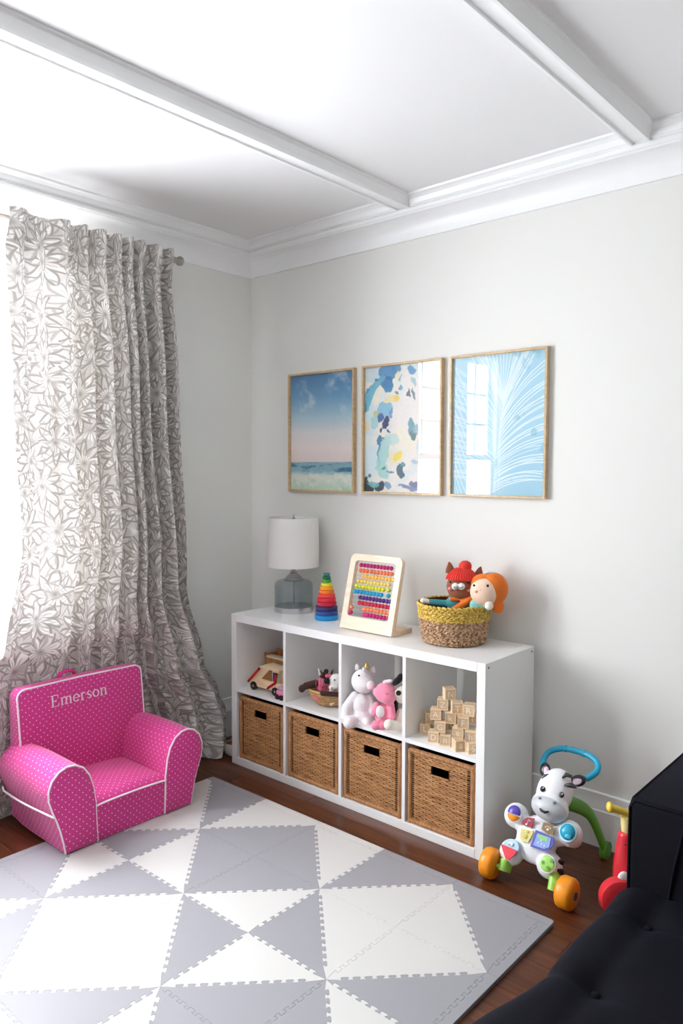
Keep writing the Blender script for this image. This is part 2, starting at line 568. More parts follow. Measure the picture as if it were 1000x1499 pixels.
def foam_piece(outline, m, name):
    # outline counter-clockwise; top edge slightly chamfered so that the joints read
    P = [outline[0]]
    for q in outline[1:]:
        if (q-P[-1]).length > 2e-4: P.append(q)
    if (P[0]-P[-1]).length < 2e-4: P.pop()
    n = len(P)
    area = sum(P[i].x*P[(i+1) % n].y-P[(i+1) % n].x*P[i].y for i in range(n))
    if area < 0: P.reverse()
    ins = []
    for i in range(n):
        a = (P[i]-P[i-1]).normalized(); b = (P[(i+1) % n]-P[i]).normalized()
        na = Vector((-a.y, a.x)); nb = Vector((-b.y, b.x)); nn = na+nb
        if nn.length < 0.3: nn = na
        nn.normalize()
        ins.append(P[i]+nn*0.0009)
    H = 0.0125
    vs = [(p.x, p.y, 0) for p in P]+[(p.x, p.y, H-0.0012) for p in P]+[(p.x, p.y, H) for p in ins]
    fs = []
    for i in range(n):
        j = (i+1) % n
        fs += [(i, j, n+j, n+i), (n+i, n+j, 2*n+j, 2*n+i)]
    fs.append(tuple(range(2*n, 3*n)))
    me = bpy.data.meshes.new(name)
    me.from_pydata(vs, [], fs); me.update()
    return link(name, me, m, mat_root)
GREY = {}
def tri(ca, cb, cc, g):
    """ca-cb hypotenuse, cc right-angle corner"""
    out = []
    for p, q, hy in ((ca, cb, True), (cb, cc, False), (cc, ca, False)):
        out += edge_pts(p, q, hy)[:-1]
    foam_piece(out, M_FOAM_G if g else M_FOAM_W, 'foam_triangle')
# (cell, right-angle corner) -> grey? as read from the photograph
whites = {((0, 0), (0, 1)), ((1, 0), (1, 0)), ((2, 0), (3, 0)), ((3, 0), (4, 1)), ((4, 0), (4, 1)), ((0, 1), (0, 1)), ((1, 1), (1, 2)),
          ((3, 1), (4, 1)), ((4, 1), (4, 1)), ((2, 1), (3, 2)), ((3, 2), (3, 2)), ((4, 2), (5, 2)), ((0, 2), (1, 2)), ((1, 2), (2, 3)),
          ((2, 2), (2, 3)), ((1, 3), (2, 3)), ((2, 3), (2, 3)), ((0, 3), (1, 4)), ((3, 3), (3, 4)), ((2, 4), (3, 4)), ((1, 4), (1, 5)),
          ((0, 4), (1, 4)), ((4, 4), (5, 5)), ((3, 4), (3, 5)), ((0, 5), (0, 6)), ((2, 5), (3, 6)), ((4, 5), (4, 5))}
for c in range(NCX):
    for r in range(NCY):
        if (c+r) % 2 == 0:
            d = ((c, r), (c+1, r+1)); others = ((c+1, r), (c, r+1))
        else:
            d = ((c+1, r), (c, r+1)); others = ((c, r), (c+1, r+1))
        for o_ in others:
            g = ((c, r), o_) not in whites
            GREY[((c, r), o_)] = g
            tri(d[0], d[1], o_, g)
# edging strips, one per tile side, coloured like the tile they lock into
BW = 0.037
def strip(p, q, outv, g, e0=False, e1=False):
    inner = edge_pts(p, q, False)
    A, B = corner(*p), corner(*q); t = (B-A).normalized(); o = Vector(outv)
    out = list(inner)
    b1 = B+o*BW; a1 = A+o*BW
    if e1: out += [B+t*BW, B+t*BW+o*(BW-0.012), B+t*(BW-0.004)+o*(BW-0.004), B+t*(BW-0.012)+o*BW]
    else: out += [b1]
    if e0: out += [A-t*(BW-0.012)+o*BW, A-t*(BW-0.004)+o*(BW-0.004), A-t*BW+o*(BW-0.012), A-t*BW]
    else: out += [a1]
    foam_piece(out, M_FOAM_G if g else M_FOAM_W, 'edging_strip')
def cell_grey(c, r, p, q):
    # the triangle of cell (c, r) that owns the side p-q
    for (cell, o_), g in GREY.items():
        if cell == (c, r):
            dd = (p, q)
            if o_ in dd: return g
    return True
for c in range(NCX):
    strip((c, 0), (c+1, 0), (0, 1), cell_grey(c, 0, (c, 0), (c+1, 0)), c == 0, c == NCX-1)
    strip((c, NCY), (c+1, NCY), (0, -1), cell_grey(c, NCY-1, (c, NCY), (c+1, NCY)), c == 0, c == NCX-1)
for r in range(NCY):
    strip((0, r), (0, r+1), (-1, 0), cell_grey(0, r, (0, r), (0, r+1)))
    strip((NCX, r), (NCX, r+1), (1, 0), cell_grey(NCX-1, r, (NCX, r), (NCX, r+1)))

# ================================================================== CUBE SHELF
S0, SYB = 0.3161, -0.035
SW, SD, SH, BT, DT = 1.47, 0.39, 0.77, 0.038, 0.016
CWD = (SW-2*BT-3*DT)/4; CHT = (SH-2*BT-DT)/2
shelf = thing('cube_shelf_unit', 'long low white cube shelf of eight compartments against the grey wall', 'shelf', (S0, SYB, 0))
MB().rbox(BT, SW-BT, -SD, 0, SH-BT, SH, 0.0012, 1).build('top_board', M_LAMINATE, shelf, smooth=False)
MB().rbox(BT, SW-BT, -SD, 0, 0.0, BT, 0.0012, 1).build('bottom_board', M_LAMINATE, shelf, smooth=False)
for x in (0, SW-BT):
    sp = MB().rbox(x, x+BT, -SD, 0, 0.0, SH, 0.0012, 1).build('side_panel', M_LAMINATE, shelf, smooth=False)
    if x > 0:
        for yy in (-SD+0.022, -0.022):
            for zz in (SH-0.019, 0.019):
                mb = MB(); mb.cyl((SW-0.0005, yy, zz), (SW+0.0012, yy, zz), 0.0048, 14)
                mb.build('screw_cap', mat('screw_grey', (120, 120, 124), 0.4, metal=0.5), sp)
for k in range(3):
    x = BT+(k+1)*CWD+k*DT
    MB().box(x, x+DT, -SD+0.001, -0.001, BT, SH-BT).build('divider', M_LAMINATE, shelf, smooth=False)
for k in range(4):
    x = BT+k*(CWD+DT)
    MB().box(x, x+CWD, -SD+0.0015, -0.0015, BT+CHT, BT+CHT+DT).build('shelf_board', M_LAMINATE, shelf, smooth=False)
CX = [S0+BT+k*(CWD+DT)+CWD/2 for k in range(4)]
ZM = BT+CHT+DT          # floor of the upper compartments
YF = SYB-SD             # front plane of the shelf

# ================================================================== WICKER BASKETS
M_WICK = pale_wood('rattan_strand', (150, 98, 54), (214, 164, 112), 0.55, 16.0, (1, 1, 6))
M_WICK2 = pale_wood('rattan_rim', (150, 98, 56), (205, 152, 102), 0.55, 30.0, (4, 4, 1))
M_WDARK = mat('basket_gap_shade', (38, 22, 12), 0.8)  # near-black brown carries the shade seen through the weave
BWD, BDP, BHT = 0.316, 0.350, 0.318
def weave_side(L, H, hole=None, seed=1):
    """strands woven round upright stakes, in the plane (s, z); depth out of the side is d"""
    rnd = random.Random(seed)
    strips = []
    nst = max(6, int(round((L-0.07)/0.0155)))
    xs = [0.035+(L-0.07)*i/(nst-1) for i in range(nst)]
    rows = 33; p = (H-0.042)/rows
    for r in range(rows):
        z = 0.022+p*(r+0.5)
        if hole and hole[2] < z < hole[3]: spans = [(0.008, hole[0]), (hole[1], L-0.008)]
        else: spans = [(0.008, L-0.008)]
        wv = rnd.uniform(-1, 1)*0.0012; ph = rnd.uniform(0, 6)
        for a, b in spans:
            path = []; n = max(3, int((b-a)/0.0065))
            for i in range(n+1):
                s = a+(b-a)*i/n
                d = 0.0014*math.sin(PI*(s-0.035)/(xs[1]-xs[0])+PI*(r % 2)) if 0.028 < s < L-0.028 else -0.001
                path.append((s, z+wv*math.sin(s*9+ph), d))
            rr = rnd.uniform(0.0033, 0.0043)
            strips.append((path, [rr*(0.34 if (0.014 < q[0] < 0.030 or 0.014 < L-q[0] < 0.030) else 0.82 if min(abs(q[0]-x_) for x_ in xs) < 0.0045 else 1.0) for q in path]))
    return strips, xs
def make_wicker(name, label):
    root = thing(name, label, 'basket', group='wicker baskets in the lower compartments')
    mb = MB(); st = MB()
    W, D, H = BWD, BDP, BHT
    for side in range(4):
        L = W if side % 2 == 0 else D
        hole = (L/2-0.043, L/2+0.043, H-0.088, H-0.046) if side == 0 else None
        strips, xs = weave_side(L, H, hole, side+3)
        def tr(s, z, d, side=side):
            if side == 0: return (-W/2+s, -D/2+0.006-d, z)
            if side == 1: return (W/2-0.006+d, -D/2+s, z)
            if side == 2: return (W/2-s, D/2-0.006+d, z)
            return (-W/2+0.006-d, D/2-s, z)
        out = Vector(tr(0, 0, 1))-Vector(tr(0, 0, 0))
        for path, rr in strips:
            mb.tube([tr(*q) for q in path], rr, 6, flat=0.42, up=out)
        for s in xs:
            if hole and hole[0] < s < hole[1]:
                st.tube([tr(s, 0.01, 0), tr(s, hole[2], 0)], 0.0024, 5); st.tube([tr(s, hole[3], 0), tr(s, H-0.01, 0)], 0.0024, 5)
            else:
                st.tube([tr(s, 0.01, 0), tr(s, H-0.01, 0)], 0.0024, 5)
        if hole:
            q = [tr(hole[0], hole[2], 0.002), tr(hole[1], hole[2], 0.002), tr(hole[1], hole[3], 0.002), tr(hole[0], hole[3], 0.002)]
            h2 = MB(); h2.tube(q, 0.0042, 6, closed=True); h2.build('handle_opening_rim', M_WICK2, root)
    w = mb.build('woven_strands', M_WICK, root, angle=60); w['kind'] = 'stuff'
    s_ = st.build('stakes', M_WICK, root); s_['kind'] = 'stuff'
    for x in (-1, 1):
        for y in (-1, 1):
            p = MB(); p.tube([(x*(W/2-0.008), y*(D/2-0.008), 0.0), (x*(W/2-0.008), y*(D/2-0.008), H-0.006)], 0.0095, 10)
            p.build('corner_post', M_WICK2, root)
    for z, nm in ((H-0.011, 'top_rim'), (0.011, 'bottom_rim')):
        ring = rrect(-W/2+0.008, W/2-0.008, -D/2+0.008, D/2-0.008, 0.01, 3)
        p = MB(); p.tube([(a, b, z) for a, b in ring], 0.0105, 8, closed=True)
        # wrapped bindings
        rb = MB()
        pts = [Vector((a, b, z)) for a, b in ring]
        n = len(pts)
        for i in range(n):
            a, b = pts[i], pts[(i+1) % n]; L = (b-a).length
            k = int(L/0.007)
            for j in range(k):
                c = a+(b-a)*((j+0.5)/k); t = (b-a).normalized()
                rb.tube([c-t*0.0028, c-t*0.0014, c+t*0.0014, c+t*0.0028], [0.0102, 0.0116, 0.0116, 0.0102], 8, cap=False)
        r_ = p.build(nm, M_WICK2, root)
        bnd = rb.build('binding', M_WICK2, r_); bnd['kind'] = 'stuff'
    ln = MB()  # added dark sheets behind the weave so that its gaps read as shaded
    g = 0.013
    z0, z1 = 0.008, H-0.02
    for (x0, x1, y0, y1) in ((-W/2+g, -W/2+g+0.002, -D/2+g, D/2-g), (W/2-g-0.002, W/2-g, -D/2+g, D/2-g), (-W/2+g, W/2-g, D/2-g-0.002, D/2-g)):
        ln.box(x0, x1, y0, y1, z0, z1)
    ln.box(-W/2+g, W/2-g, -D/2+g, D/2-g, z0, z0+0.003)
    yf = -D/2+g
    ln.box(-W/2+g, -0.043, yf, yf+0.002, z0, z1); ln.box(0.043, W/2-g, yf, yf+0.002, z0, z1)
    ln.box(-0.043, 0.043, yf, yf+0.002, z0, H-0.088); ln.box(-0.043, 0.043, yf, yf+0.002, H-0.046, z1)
    ln.build('gap_shade_sheet', M_WDARK, root, smooth=False)
    return root
wk = make_wicker('wicker_basket', 'brown wicker basket with cut-out handle below the wooden toy van')
wl = ['brown wicker basket with cut-out handle below the wooden toy van', 'brown wicker basket with cut-out handle below the bowl of stuffed toys',
      'brown wicker basket with cut-out handle below the white unicorn plush', 'brown wicker basket with cut-out handle below the pile of letter blocks']
for k in range(4):
    o = wk if k == 0 else copy_tree(wk)
    o.location = (CX[k]-0.002, YF+0.008+BDP/2, BT+0.0005)
    o['label'] = wl[k]

# ================================================================== PICTURES
M_FRAME = pale_wood('pale_brass_wood', (190, 160, 120), (212, 186, 146), 0.35, 20, (3, 1, 3))
M_GLAZE = glass_pane('picture_glass', ior=1.55, rough=0.01)
def vnoise(u, v, sc, seed, oct=4):
    rng = np.random.RandomState(seed); out = np.zeros_like(u); amp = 1.0; tot = 0
    for k in range(oct):
        n = 64; T = rng.rand(n, n)
        x = u*sc; y = v*sc; xi = np.floor(x).astype(int); yi = np.floor(y).astype(int)
        fx = x-xi; fy = y-yi; fx = fx*fx*(3-2*fx); fy = fy*fy*(3-2*fy)
        a = T[xi % n, yi % n]; b = T[(xi+1) % n, yi % n]; c = T[xi % n, (yi+1) % n]; d = T[(xi+1) % n, (yi+1) % n]
        out += amp*((a*(1-fx)+b*fx)*(1-fy)+(c*(1-fx)+d*fx)*fy); tot += amp
        amp *= 0.5; sc *= 2.03
    return out/tot
def sst(a, b, x):
    t = np.clip((x-a)/(b-a), 0, 1); return t*t*(3-2*t)
def over(img, colr, m):
    return img*(1-m[..., None])+np.array(colr, float)*m[..., None]
def ramp(x, stops):
    out = np.zeros(x.shape+(3,))
    xs = [s[0] for s in stops]
    for k in range(3): out[..., k] = np.interp(x, xs, [s[1][k] for s in stops])
    return out
def art_mat(name):
    m, nt, b = new_mat(name)
    at = nt.nodes.new('ShaderNodeAttribute'); at.attribute_name = 'print'
    nt.links.new(at.outputs['Color'], b.inputs['Base Color']); setp(b, Roughness=0.6)
    return m
def art_mesh(W, H, nx, ny, paint):
    v, u = np.meshgrid(np.linspace(0, 1, ny+1), np.linspace(0, 1, nx+1), indexing='ij')
    img = np.clip(paint(u, v), 0, 255)/255.0
    l = np.where(img <= 0.04045, img/12.92, ((img+0.055)/1.055)**2.4)
    vs = np.stack([(u-0.5)*W, np.zeros_like(u), (v-0.5)*H], -1).reshape(-1, 3)
    i = np.arange(nx*ny); cx = i % nx; cy = i//nx; w = nx+1
    q = np.stack([cy*w+cx, cy*w+cx+1, (cy+1)*w+cx+1, (cy+1)*w+cx], -1)
    me = bpy.data.meshes.new('print')
    me.from_pydata(vs.tolist(), [], q.tolist())
    a = me.color_attributes.new('print', 'FLOAT_COLOR', 'POINT')
    c4 = np.concatenate([l.reshape(-1, 3), np.ones((l.size//3, 1))], 1)
    a.data.foreach_set('color', c4.ravel())
    return me
def paint_sea(u, v):
    img = ramp(v, [(0, (205, 232, 214)), (0.10, (236, 240, 228)), (0.20, (205, 228, 226)), (0.235, (236, 222, 218)), (0.36, (246, 234, 230)), (0.5, (232, 232, 234)), (0.62, (184, 212, 226)), (0.8, (112, 166, 204)), (1, (72, 130, 182))])
    cl = vnoise(u*1.2, v*2.0+u*0.5, 5, 3)*sst(0.45, 0.75, v)
    img = over(img, (235, 238, 240), sst(0.50, 0.85, cl)*0.75)
    sea = sst(0.243, 0.236, v)*sst(0.12, 0.17, v)
    img = over(img, (112, 172, 192), sea*0.75)
    wv = vnoise(u*1.3, v*9, 6, 9)
    img = over(img, (44, 108, 140), sst(0.52, 0.7, wv)*sea*0.9)
    fo = sst(0.17, 0.05, v)
    img = over(img, (150, 205, 185), sst(0.5, 0.75, vnoise(u*2, v*3, 4, 12))*fo*0.45)
    img = over(img, (246, 246, 236), sst(0.52, 0.7, vnoise(u*3, v*5, 5, 15))*sst(0.19, 0.1, v)*0.8)
    return img
BL = [  # abstract: (x, y) in the 790 x 1300 picture from its upper left, radii, turn, colour, strength
    (60, 60, 120, 90, 0.2, (205, 226, 236), .8), (250, 60, 100, 90, .3, (86, 148, 196), .95), (330, 30, 60, 70, .1, (84, 144, 192), .9), (240, 160, 60, 70, -.3, (58, 122, 178), .9),
    (260, 215, 40, 50, .2, (72, 138, 190), .9), (150, 150, 90, 40, -.7, (112, 178, 208), .9), (60, 260, 50, 110, .45, (112, 186, 212), .95), (25, 370, 34, 90, .1, (110, 186, 212), .9), (130, 120, 22, 18, 0, (70, 130, 160), .9),
    (35, 235, 26, 30, .3, (84, 150, 190), .9), (0, 400, 14, 70, 0, (70, 150, 190), .9),
    (490, 60, 45, 38, .2, (104, 160, 206), .95), (520, 180, 30, 60, -.2, (176, 206, 216), .9), (390, 230, 20, 32, .3, (120, 168, 206), .9), (345, 290, 12, 18, 0, (100, 140, 150), .9), (380, 140, 14, 30, .2, (130, 180, 205), .9),
    (350, 120, 32, 46, .1, (240, 232, 196), .9), (470, 290, 15, 45, -.2, (86, 106, 124), .9), (515, 310, 14, 60, -.1, (110, 130, 146), .85),
    (300, 340, 80, 26, -.15, (246, 226, 152), .8), (335, 335, 34, 22, .1, (246, 216, 110), .85), (120, 480, 40, 34, .3, (226, 206, 110), .85), (110, 560, 40, 90, .2, (170, 216, 216), .85),
    (215, 440, 75, 80, .1, (142, 200, 224), .95), (280, 490, 24, 50, .2, (116, 150, 202), .9), (160, 520, 34, 56, -.1, (58, 98, 158), .95), (225, 570, 32, 62, .1, (38, 60, 110), .95), (215, 620, 24, 34, 0, (52, 66, 104), .95),
    (178, 660, 15, 26, .2, (36, 52, 80), .9), (255, 672, 18, 14, .3, (40, 60, 80), .9), (205, 745, 26, 12, .1, (32, 48, 60), .95),
    (15, 610, 24, 70, 0, (246, 216, 170), .8), (155, 780, 26, 60, .05, (66, 130, 184), .95), (155, 900, 16, 110, -.06, (78, 138, 188), .95), (150, 1010, 10, 40, 0, (86, 146, 190), .9),
    (215, 860, 60, 140, .15, (172, 220, 216), .85), (190, 1060, 60, 120, -.4, (170, 220, 214), .9), (290, 760, 80, 60, .3, (198, 228, 226), .7), (500, 660, 34, 110, -.15, (112, 166, 184), .9), (515, 720, 26, 50, .05, (112, 142, 142), .95), (540, 650, 20, 60, .1, (150, 190, 205), .8),
    (330, 950, 70, 46, .5, (246, 238, 178), .9), (355, 935, 32, 52, .5, (244, 220, 92), .95), (380, 1080, 34, 66, -.25, (66, 100, 122), .95), (405, 1020, 26, 26, .2, (86, 160, 180), .95), (280, 1090, 50, 14, .25, (108, 154, 170), .95), (200, 1055, 28, 12, -.5, (90, 140, 150), .95),
    (40, 1270, 70, 60, .2, (34, 54, 60), .95), (10, 1200, 30, 60, 0, (56, 76, 84), .95), (50, 1130, 26, 16, 0, (76, 110, 120), .9), (170, 1250, 56, 56, .3, (46, 60, 78), .95), (90, 1215, 60, 34, .2, (120, 196, 196), .9), (250, 1240, 24, 44, -.5, (128, 166, 196), .9),
    (460, 1250, 110, 22, .2, (120, 136, 176), .9), (530, 1225, 60, 26, .3, (110, 122, 164), .9), (610, 1060, 30, 36, 0, (150, 196, 214), .9), (700, 1070, 34, 16, 0, (96, 100, 128), .9), (560, 1000, 60, 14, .2, (178, 200, 222), .8), (680, 1150, 40, 60, 0, (190, 200, 224), .6), (640, 150, 60, 120, 0, (222, 232, 236), .6), (700, 330, 50, 20, .1, (150, 160, 176), .7), (620, 820, 70, 110, .2, (214, 230, 236), .7)]
def paint_abstract(u, v):
    img = np.zeros(u.shape+(3,)); img[:] = (246, 240, 236)
    img = over(img, (216, 236, 242), sst(0.45, 0.7, vnoise(u*1.0, v*1.6, 3, 31))*0.9)
    img = over(img, (250, 242, 224), sst(0.5, 0.7, vnoise(u*1.0, v*1.6, 3, 33))*0.8)
    du = (vnoise(u, v*1.6, 14, 41)-0.5)*60; dv = (vnoise(u, v*1.6, 14, 43)-0.5)*60
    x = u*790+du; y = (1-v)*1300+dv
    for (cx, cy, rx, ry, a, c, s) in BL:
        p = (x-cx)*math.cos(a)+(y-cy)*math.sin(a); q = -(x-cx)*math.sin(a)+(y-cy)*math.cos(a)
        d = (p/rx)**2+(q/ry)**2
        img = over(img, c, sst(1.12, 0.88, d)*s)
    return img
def paint_palm(u, v):
    img = ramp(u*0.35+(1-v)*0.3+0.2*vnoise(u, v, 4, 51), [(0, (196, 228, 240)), (0.4, (172, 214, 232)), (0.85, (158, 206, 228))])
    acc = np.zeros_like(u)
    rnd = random.Random(5)
    def stroke(pts, w, s):
        nonlocal acc
        P = np.array(pts)
        lo = P.min(0)-0.03; hi = P.max(0)+0.03
        m = (u >= lo[0]) & (u <= hi[0]) & (v >= lo[1]) & (v <= hi[1])
        if not m.any(): return
        uu = u[m]*0.76; vv = v[m]; d = np.full(uu.shape, 9.0)
        for a, b in zip(P[:-1], P[1:]):
            ax, ay = a[0]*0.76, a[1]; bx, by = b[0]*0.76-ax, b[1]-ay
            t = np.clip(((uu-ax)*bx+(vv-ay)*by)/(bx*bx+by*by+1e-9), 0, 1)
            d = np.minimum(d, np.hypot(uu-ax-t*bx, vv-ay-t*by))
        acc[m] = np.maximum(acc[m], sst(w, w*0.35, d)*s)
    def stem(t): return (0.46+0.10*t, 0.02+0.66*t)
    for k in range(46):
        t = k/45; b = stem(t)
        for sd in (1, -1):
            ang = (0.50+0.85*t**1.3+rnd.uniform(-0.06, 0.06))
            L = (0.50+0.10*math.sin(PI*t))*rnd.uniform(0.75, 1.1)
            pts = []
            for j in range(7):
                s = j/6; a = ang-(0.35*s if t < 0.8 else 0.1*s)
                pts.append((b[0]+sd*L*s*math.cos(a)*1.25, b[1]+L*s*math.sin(a)))
            stroke(pts, 0.0056, rnd.uniform(0.6, 0.95) if sd > 0 else 0.6)
    for k in range(16):
        a = PI/2+(k-8)*0.09
        stroke([(0.56+0.45*s*math.cos(a), 0.66+0.36*s*math.sin(a)) for s in (0, .3, .6, 1)], 0.005, 0.8)
    for k in range(12):
        t = k/11
        stroke([(0.0+0.05*t, 0.95-0.9*t), (0.12, 0.80-0.9*t), (0.24, 0.62-0.86*t)], 0.006, 0.7)
    img = over(img, (242, 249, 251), acc)
    img = over(img, (120, 180, 205), sst(0.66, 0.8, vnoise(u, v, 9, 57))*sst(0.3, 0.5, u)*0.5)
    return img
FX = [(0.3175, 0.782), (0.8335, 1.3035), (1.346, 1.815)]
for k, (x0, x1) in enumerate(FX):
    lab = ['gold framed print of a pale sea under a blue cloudy sky', 'gold framed abstract print of blue, white and yellow brush marks', 'gold framed print of white palm fronds on light blue'][k]
    z0, z1 = 1.381, 2.004; W, H = x1-x0, z1-z0; d = 0.024; fw = 0.0105
    root = thing('framed_picture', lab, 'picture', ((x0+x1)/2, -0.0008, (z0+z1)/2), 0, 'three framed prints on the wall')
    for nm, (a0, a1, b0, b1) in (('l', (-W/2, -W/2+fw, -H/2, H/2)), ('r', (W/2-fw, W/2, -H/2, H/2)), ('t', (-W/2+fw, W/2-fw, H/2-fw, H/2)), ('b', (-W/2+fw, W/2-fw, -H/2, -H/2+fw))):
        MB().rbox(a0, a1, -d, 0, b0, b1, 0.0012, 1).build('frame_rail', M_FRAME, root, smooth=False)
    MB().box(-W/2+fw, W/2-fw, -0.008, -0.001, -H/2+fw, H/2-fw).build('backing_board', mat('backing_card', (180, 170, 150), 0.8), root, smooth=False)
    me = art_mesh(W-2*fw, H-2*fw, 150 if k < 2 else 260, 200 if k < 2 else 350, (paint_sea, paint_abstract, paint_palm)[k])
    a = link('print', me, art_mat('print_ink_%d' % k), root); a.location = (0, -0.0085, 0)
    a['label'] = ['seascape print', 'abstract brushwork print', 'palm frond print'][k]
    MB().box(-W/2+fw, W/2-fw, -0.0145, -0.0125, -H/2+fw, H/2-fw).build('glazing', M_GLAZE, root, smooth=False)

# ================================================================== CURTAIN AND ROD
M_NICKEL = mat('brushed_nickel', (176, 168, 158), 0.28, 0.02, 30, metal=1.0)
def curtain_mat():
    m = bpy.data.materials.new('leaf_print_linen'); m.use_nodes = True
    nt = m.node_tree
    b = nt.nodes['Principled BSDF']; out = nt.nodes['Material Output']
    uv = nt.nodes.new('ShaderNodeUVMap'); uv.uv_map = 'UVMap'
    def layer(off, sc, n):
        mp = nt.nodes.new('ShaderNodeMapping'); mp.inputs['Location'].default_value = (off[0], off[1], 0); mp.inputs['Scale'].default_value = (sc, sc, sc)
        nt.links.new(uv.outputs[0], mp.inputs[0])
        no = nt.nodes.new('ShaderNodeTexNoise'); no.inputs['Scale'].default_value = 2.2; no.inputs['Detail'].default_value = 1
        nt.links.new(mp.outputs[0], no.inputs['Vector'])
        ds = nt.nodes.new('ShaderNodeVectorMath'); ds.operation = 'MULTIPLY_ADD'; ds.inputs[1].default_value = (0.16, 0.16, 0)
        nt.links.new(no.outputs['Color'], ds.inputs[0]); nt.links.new(mp.outputs[0], ds.inputs[2])
        vo = nt.nodes.new('ShaderNodeTexVoronoi'); vo.voronoi_dimensions = '2D'; vo.inputs['Scale'].default_value = 1.0; vo.inputs['Randomness'].default_value = 0.75
        nt.links.new(ds.outputs[0], vo.inputs['Vector'])
        sub = nt.nodes.new('ShaderNodeVectorMath'); sub.operation = 'SUBTRACT'
        nt.links.new(ds.outputs[0], sub.inputs[0]); nt.links.new(vo.outputs['Position'], sub.inputs[1])
        sp = nt.nodes.new('ShaderNodeSeparateXYZ'); nt.links.new(sub.outputs[0], sp.inputs[0])
        x = NX(nt, sp.outputs[0]); y = NX(nt, sp.outputs[1])
        sr = nt.nodes.new('ShaderNodeSeparateColor'); nt.links.new(vo.outputs['Color'], sr.inputs[0]); rn = NX(nt, sr.outputs[0])
        r = (x*x+y*y).f('SQRT')
        ang = y.f('ARCTAN2', x)*(n/(2*PI))+rn*7.0+r*0.35
        th = (ang.f('FRACT')-0.5)*(2*PI/n)
        cross = th.f('ABSOLUTE')*r
        R = 0.72
        t = (r/R).f('MINIMUM', 1.0)
        wd = (t*PI).f('SINE').f('MAXIMUM', 0.0).f('POWER', 0.8)*0.115
        e = (cross-wd).f('ABSOLUTE')
        ins = r.step(0.78, 0.66)
        line = (e+0.0).step(0.058, 0.012)*ins
        vein = cross.step(0.016, 0.006)*r.step(0.42, 0.34)*0.8
        gap = (cross-wd).step(0.0, 0.05)*r.step(0.1, 0.25)*0.45*ins
        return line.f('MAXIMUM', vein).f('MAXIMUM', gap)
    a = layer((0, 0), 6.6, 9); c = layer((3.3, 1.7), 6.0, 8)
    k = a.f('MAXIMUM', c*0.8)
    mx = nt.nodes.new('ShaderNodeMix'); mx.data_type = 'RGBA'
    mx.inputs[6].default_value = rgb(240, 237, 233); mx.inputs[7].default_value = rgb(156, 149, 144)
    nt.links.new(k.s, mx.inputs[0])
    nt.links.new(mx.outputs[2], b.inputs['Base Color']); setp(b, Roughness=0.85)
    b.inputs['Sheen Weight'].default_value = 0.1
    tl = nt.nodes.new('ShaderNodeBsdfTranslucent'); nt.links.new(mx.outputs[2], tl.inputs[0])
    ms = nt.nodes.new('ShaderNodeMixShader'); ms.inputs[0].default_value = 0.048
    nt.links.new(b.outputs[0], ms.inputs[1]); nt.links.new(tl.outputs[0], ms.inputs[2]); nt.links.new(ms.outputs[0], out.inputs[0])
    return m
ROD_X, ROD_Z = 0.092, 2.533
YL = [(0.0, -1.62), (0.5, -1.55), (0.72, -1.51), (1.2, -1.43), (1.63, -1.445), (2.56, -1.445)]
YR = [(0.0, -0.365), (0.08, -0.345), (0.22, -0.345), (0.34, -0.39), (0.5, -0.475), (0.93, -0.575), (1.8, -0.625), (2.56, -0.645)]
def fold(t, zt):
    """pleat displacement, -1..1"""
    ph = interp([(0, 0.1), (0.10, 0.5), (0.28, 1.15), (0.40, 2.0), (1.0, 8.2)], t, False)
    ph += 0.10*math.sin(5*t+3*zt)
    ph += 0.16*math.sin(2*PI*2.7*t+0.6)*smoothstep(0.25, 0.5, t)
    return math.tanh(1.9*math.sin(2*PI*ph))/math.tanh(1.9)
def curtain_pt(t, zt):
    z = 0.012+zt*(2.565-0.012)
    y = YL_(z)+(YR_(z)-YL_(z))*t
    top = smoothstep(2.35, 2.56, z)
    low = smoothstep(0.9, 0.1, z)
    amp = 0.042+0.012*smoothstep(2.45, 2.0, z)
    amp *= 0.45+0.55*smoothstep(0.15, 0.45, t)
    x = ROD_X+0.0+amp*fold(t, zt)+0.006*math.sin(9*t+4*zt)
    y += 0.010*math.sin(2*PI*9*t+zt*4)*(1-top)
    x += 0.022+0.012*smoothstep(2.45, 2.0, z)
    k_ = smoothstep(2.40, 2.52, z)
    x = x*(1-k_)+(ROD_X+0.0165+0.030*(1+fold(t, zt)))*k_
    # lower right part flares out and forward, the part behind the armchair is pressed back
    fl_ = smoothstep(0.62, 1.0, t)*smoothstep(0.95, 0.05, z)
    x += 0.075*fl_
    pr_ = smoothstep(0.80, 0.66, t)*smoothstep(0.78, 0.62, z)
    x = x*(1-pr_)+(0.030+0.6*(x-0.03))*pr_*1.0
    if pr_ > 0.5: x = min(x, 0.092)
    return (max(x, 0.026), y, z)
def YL_(z): return interp(YL, z)
def YR_(z): return interp(YR, z)
NU, NV = 420, 120
mb = MB(); mb.grid(curtain_pt, NU, NV)
cme = mb.mesh('curtain_cloth', weld=False)
cuv = cme.uv_layers.new(name='UVMap')
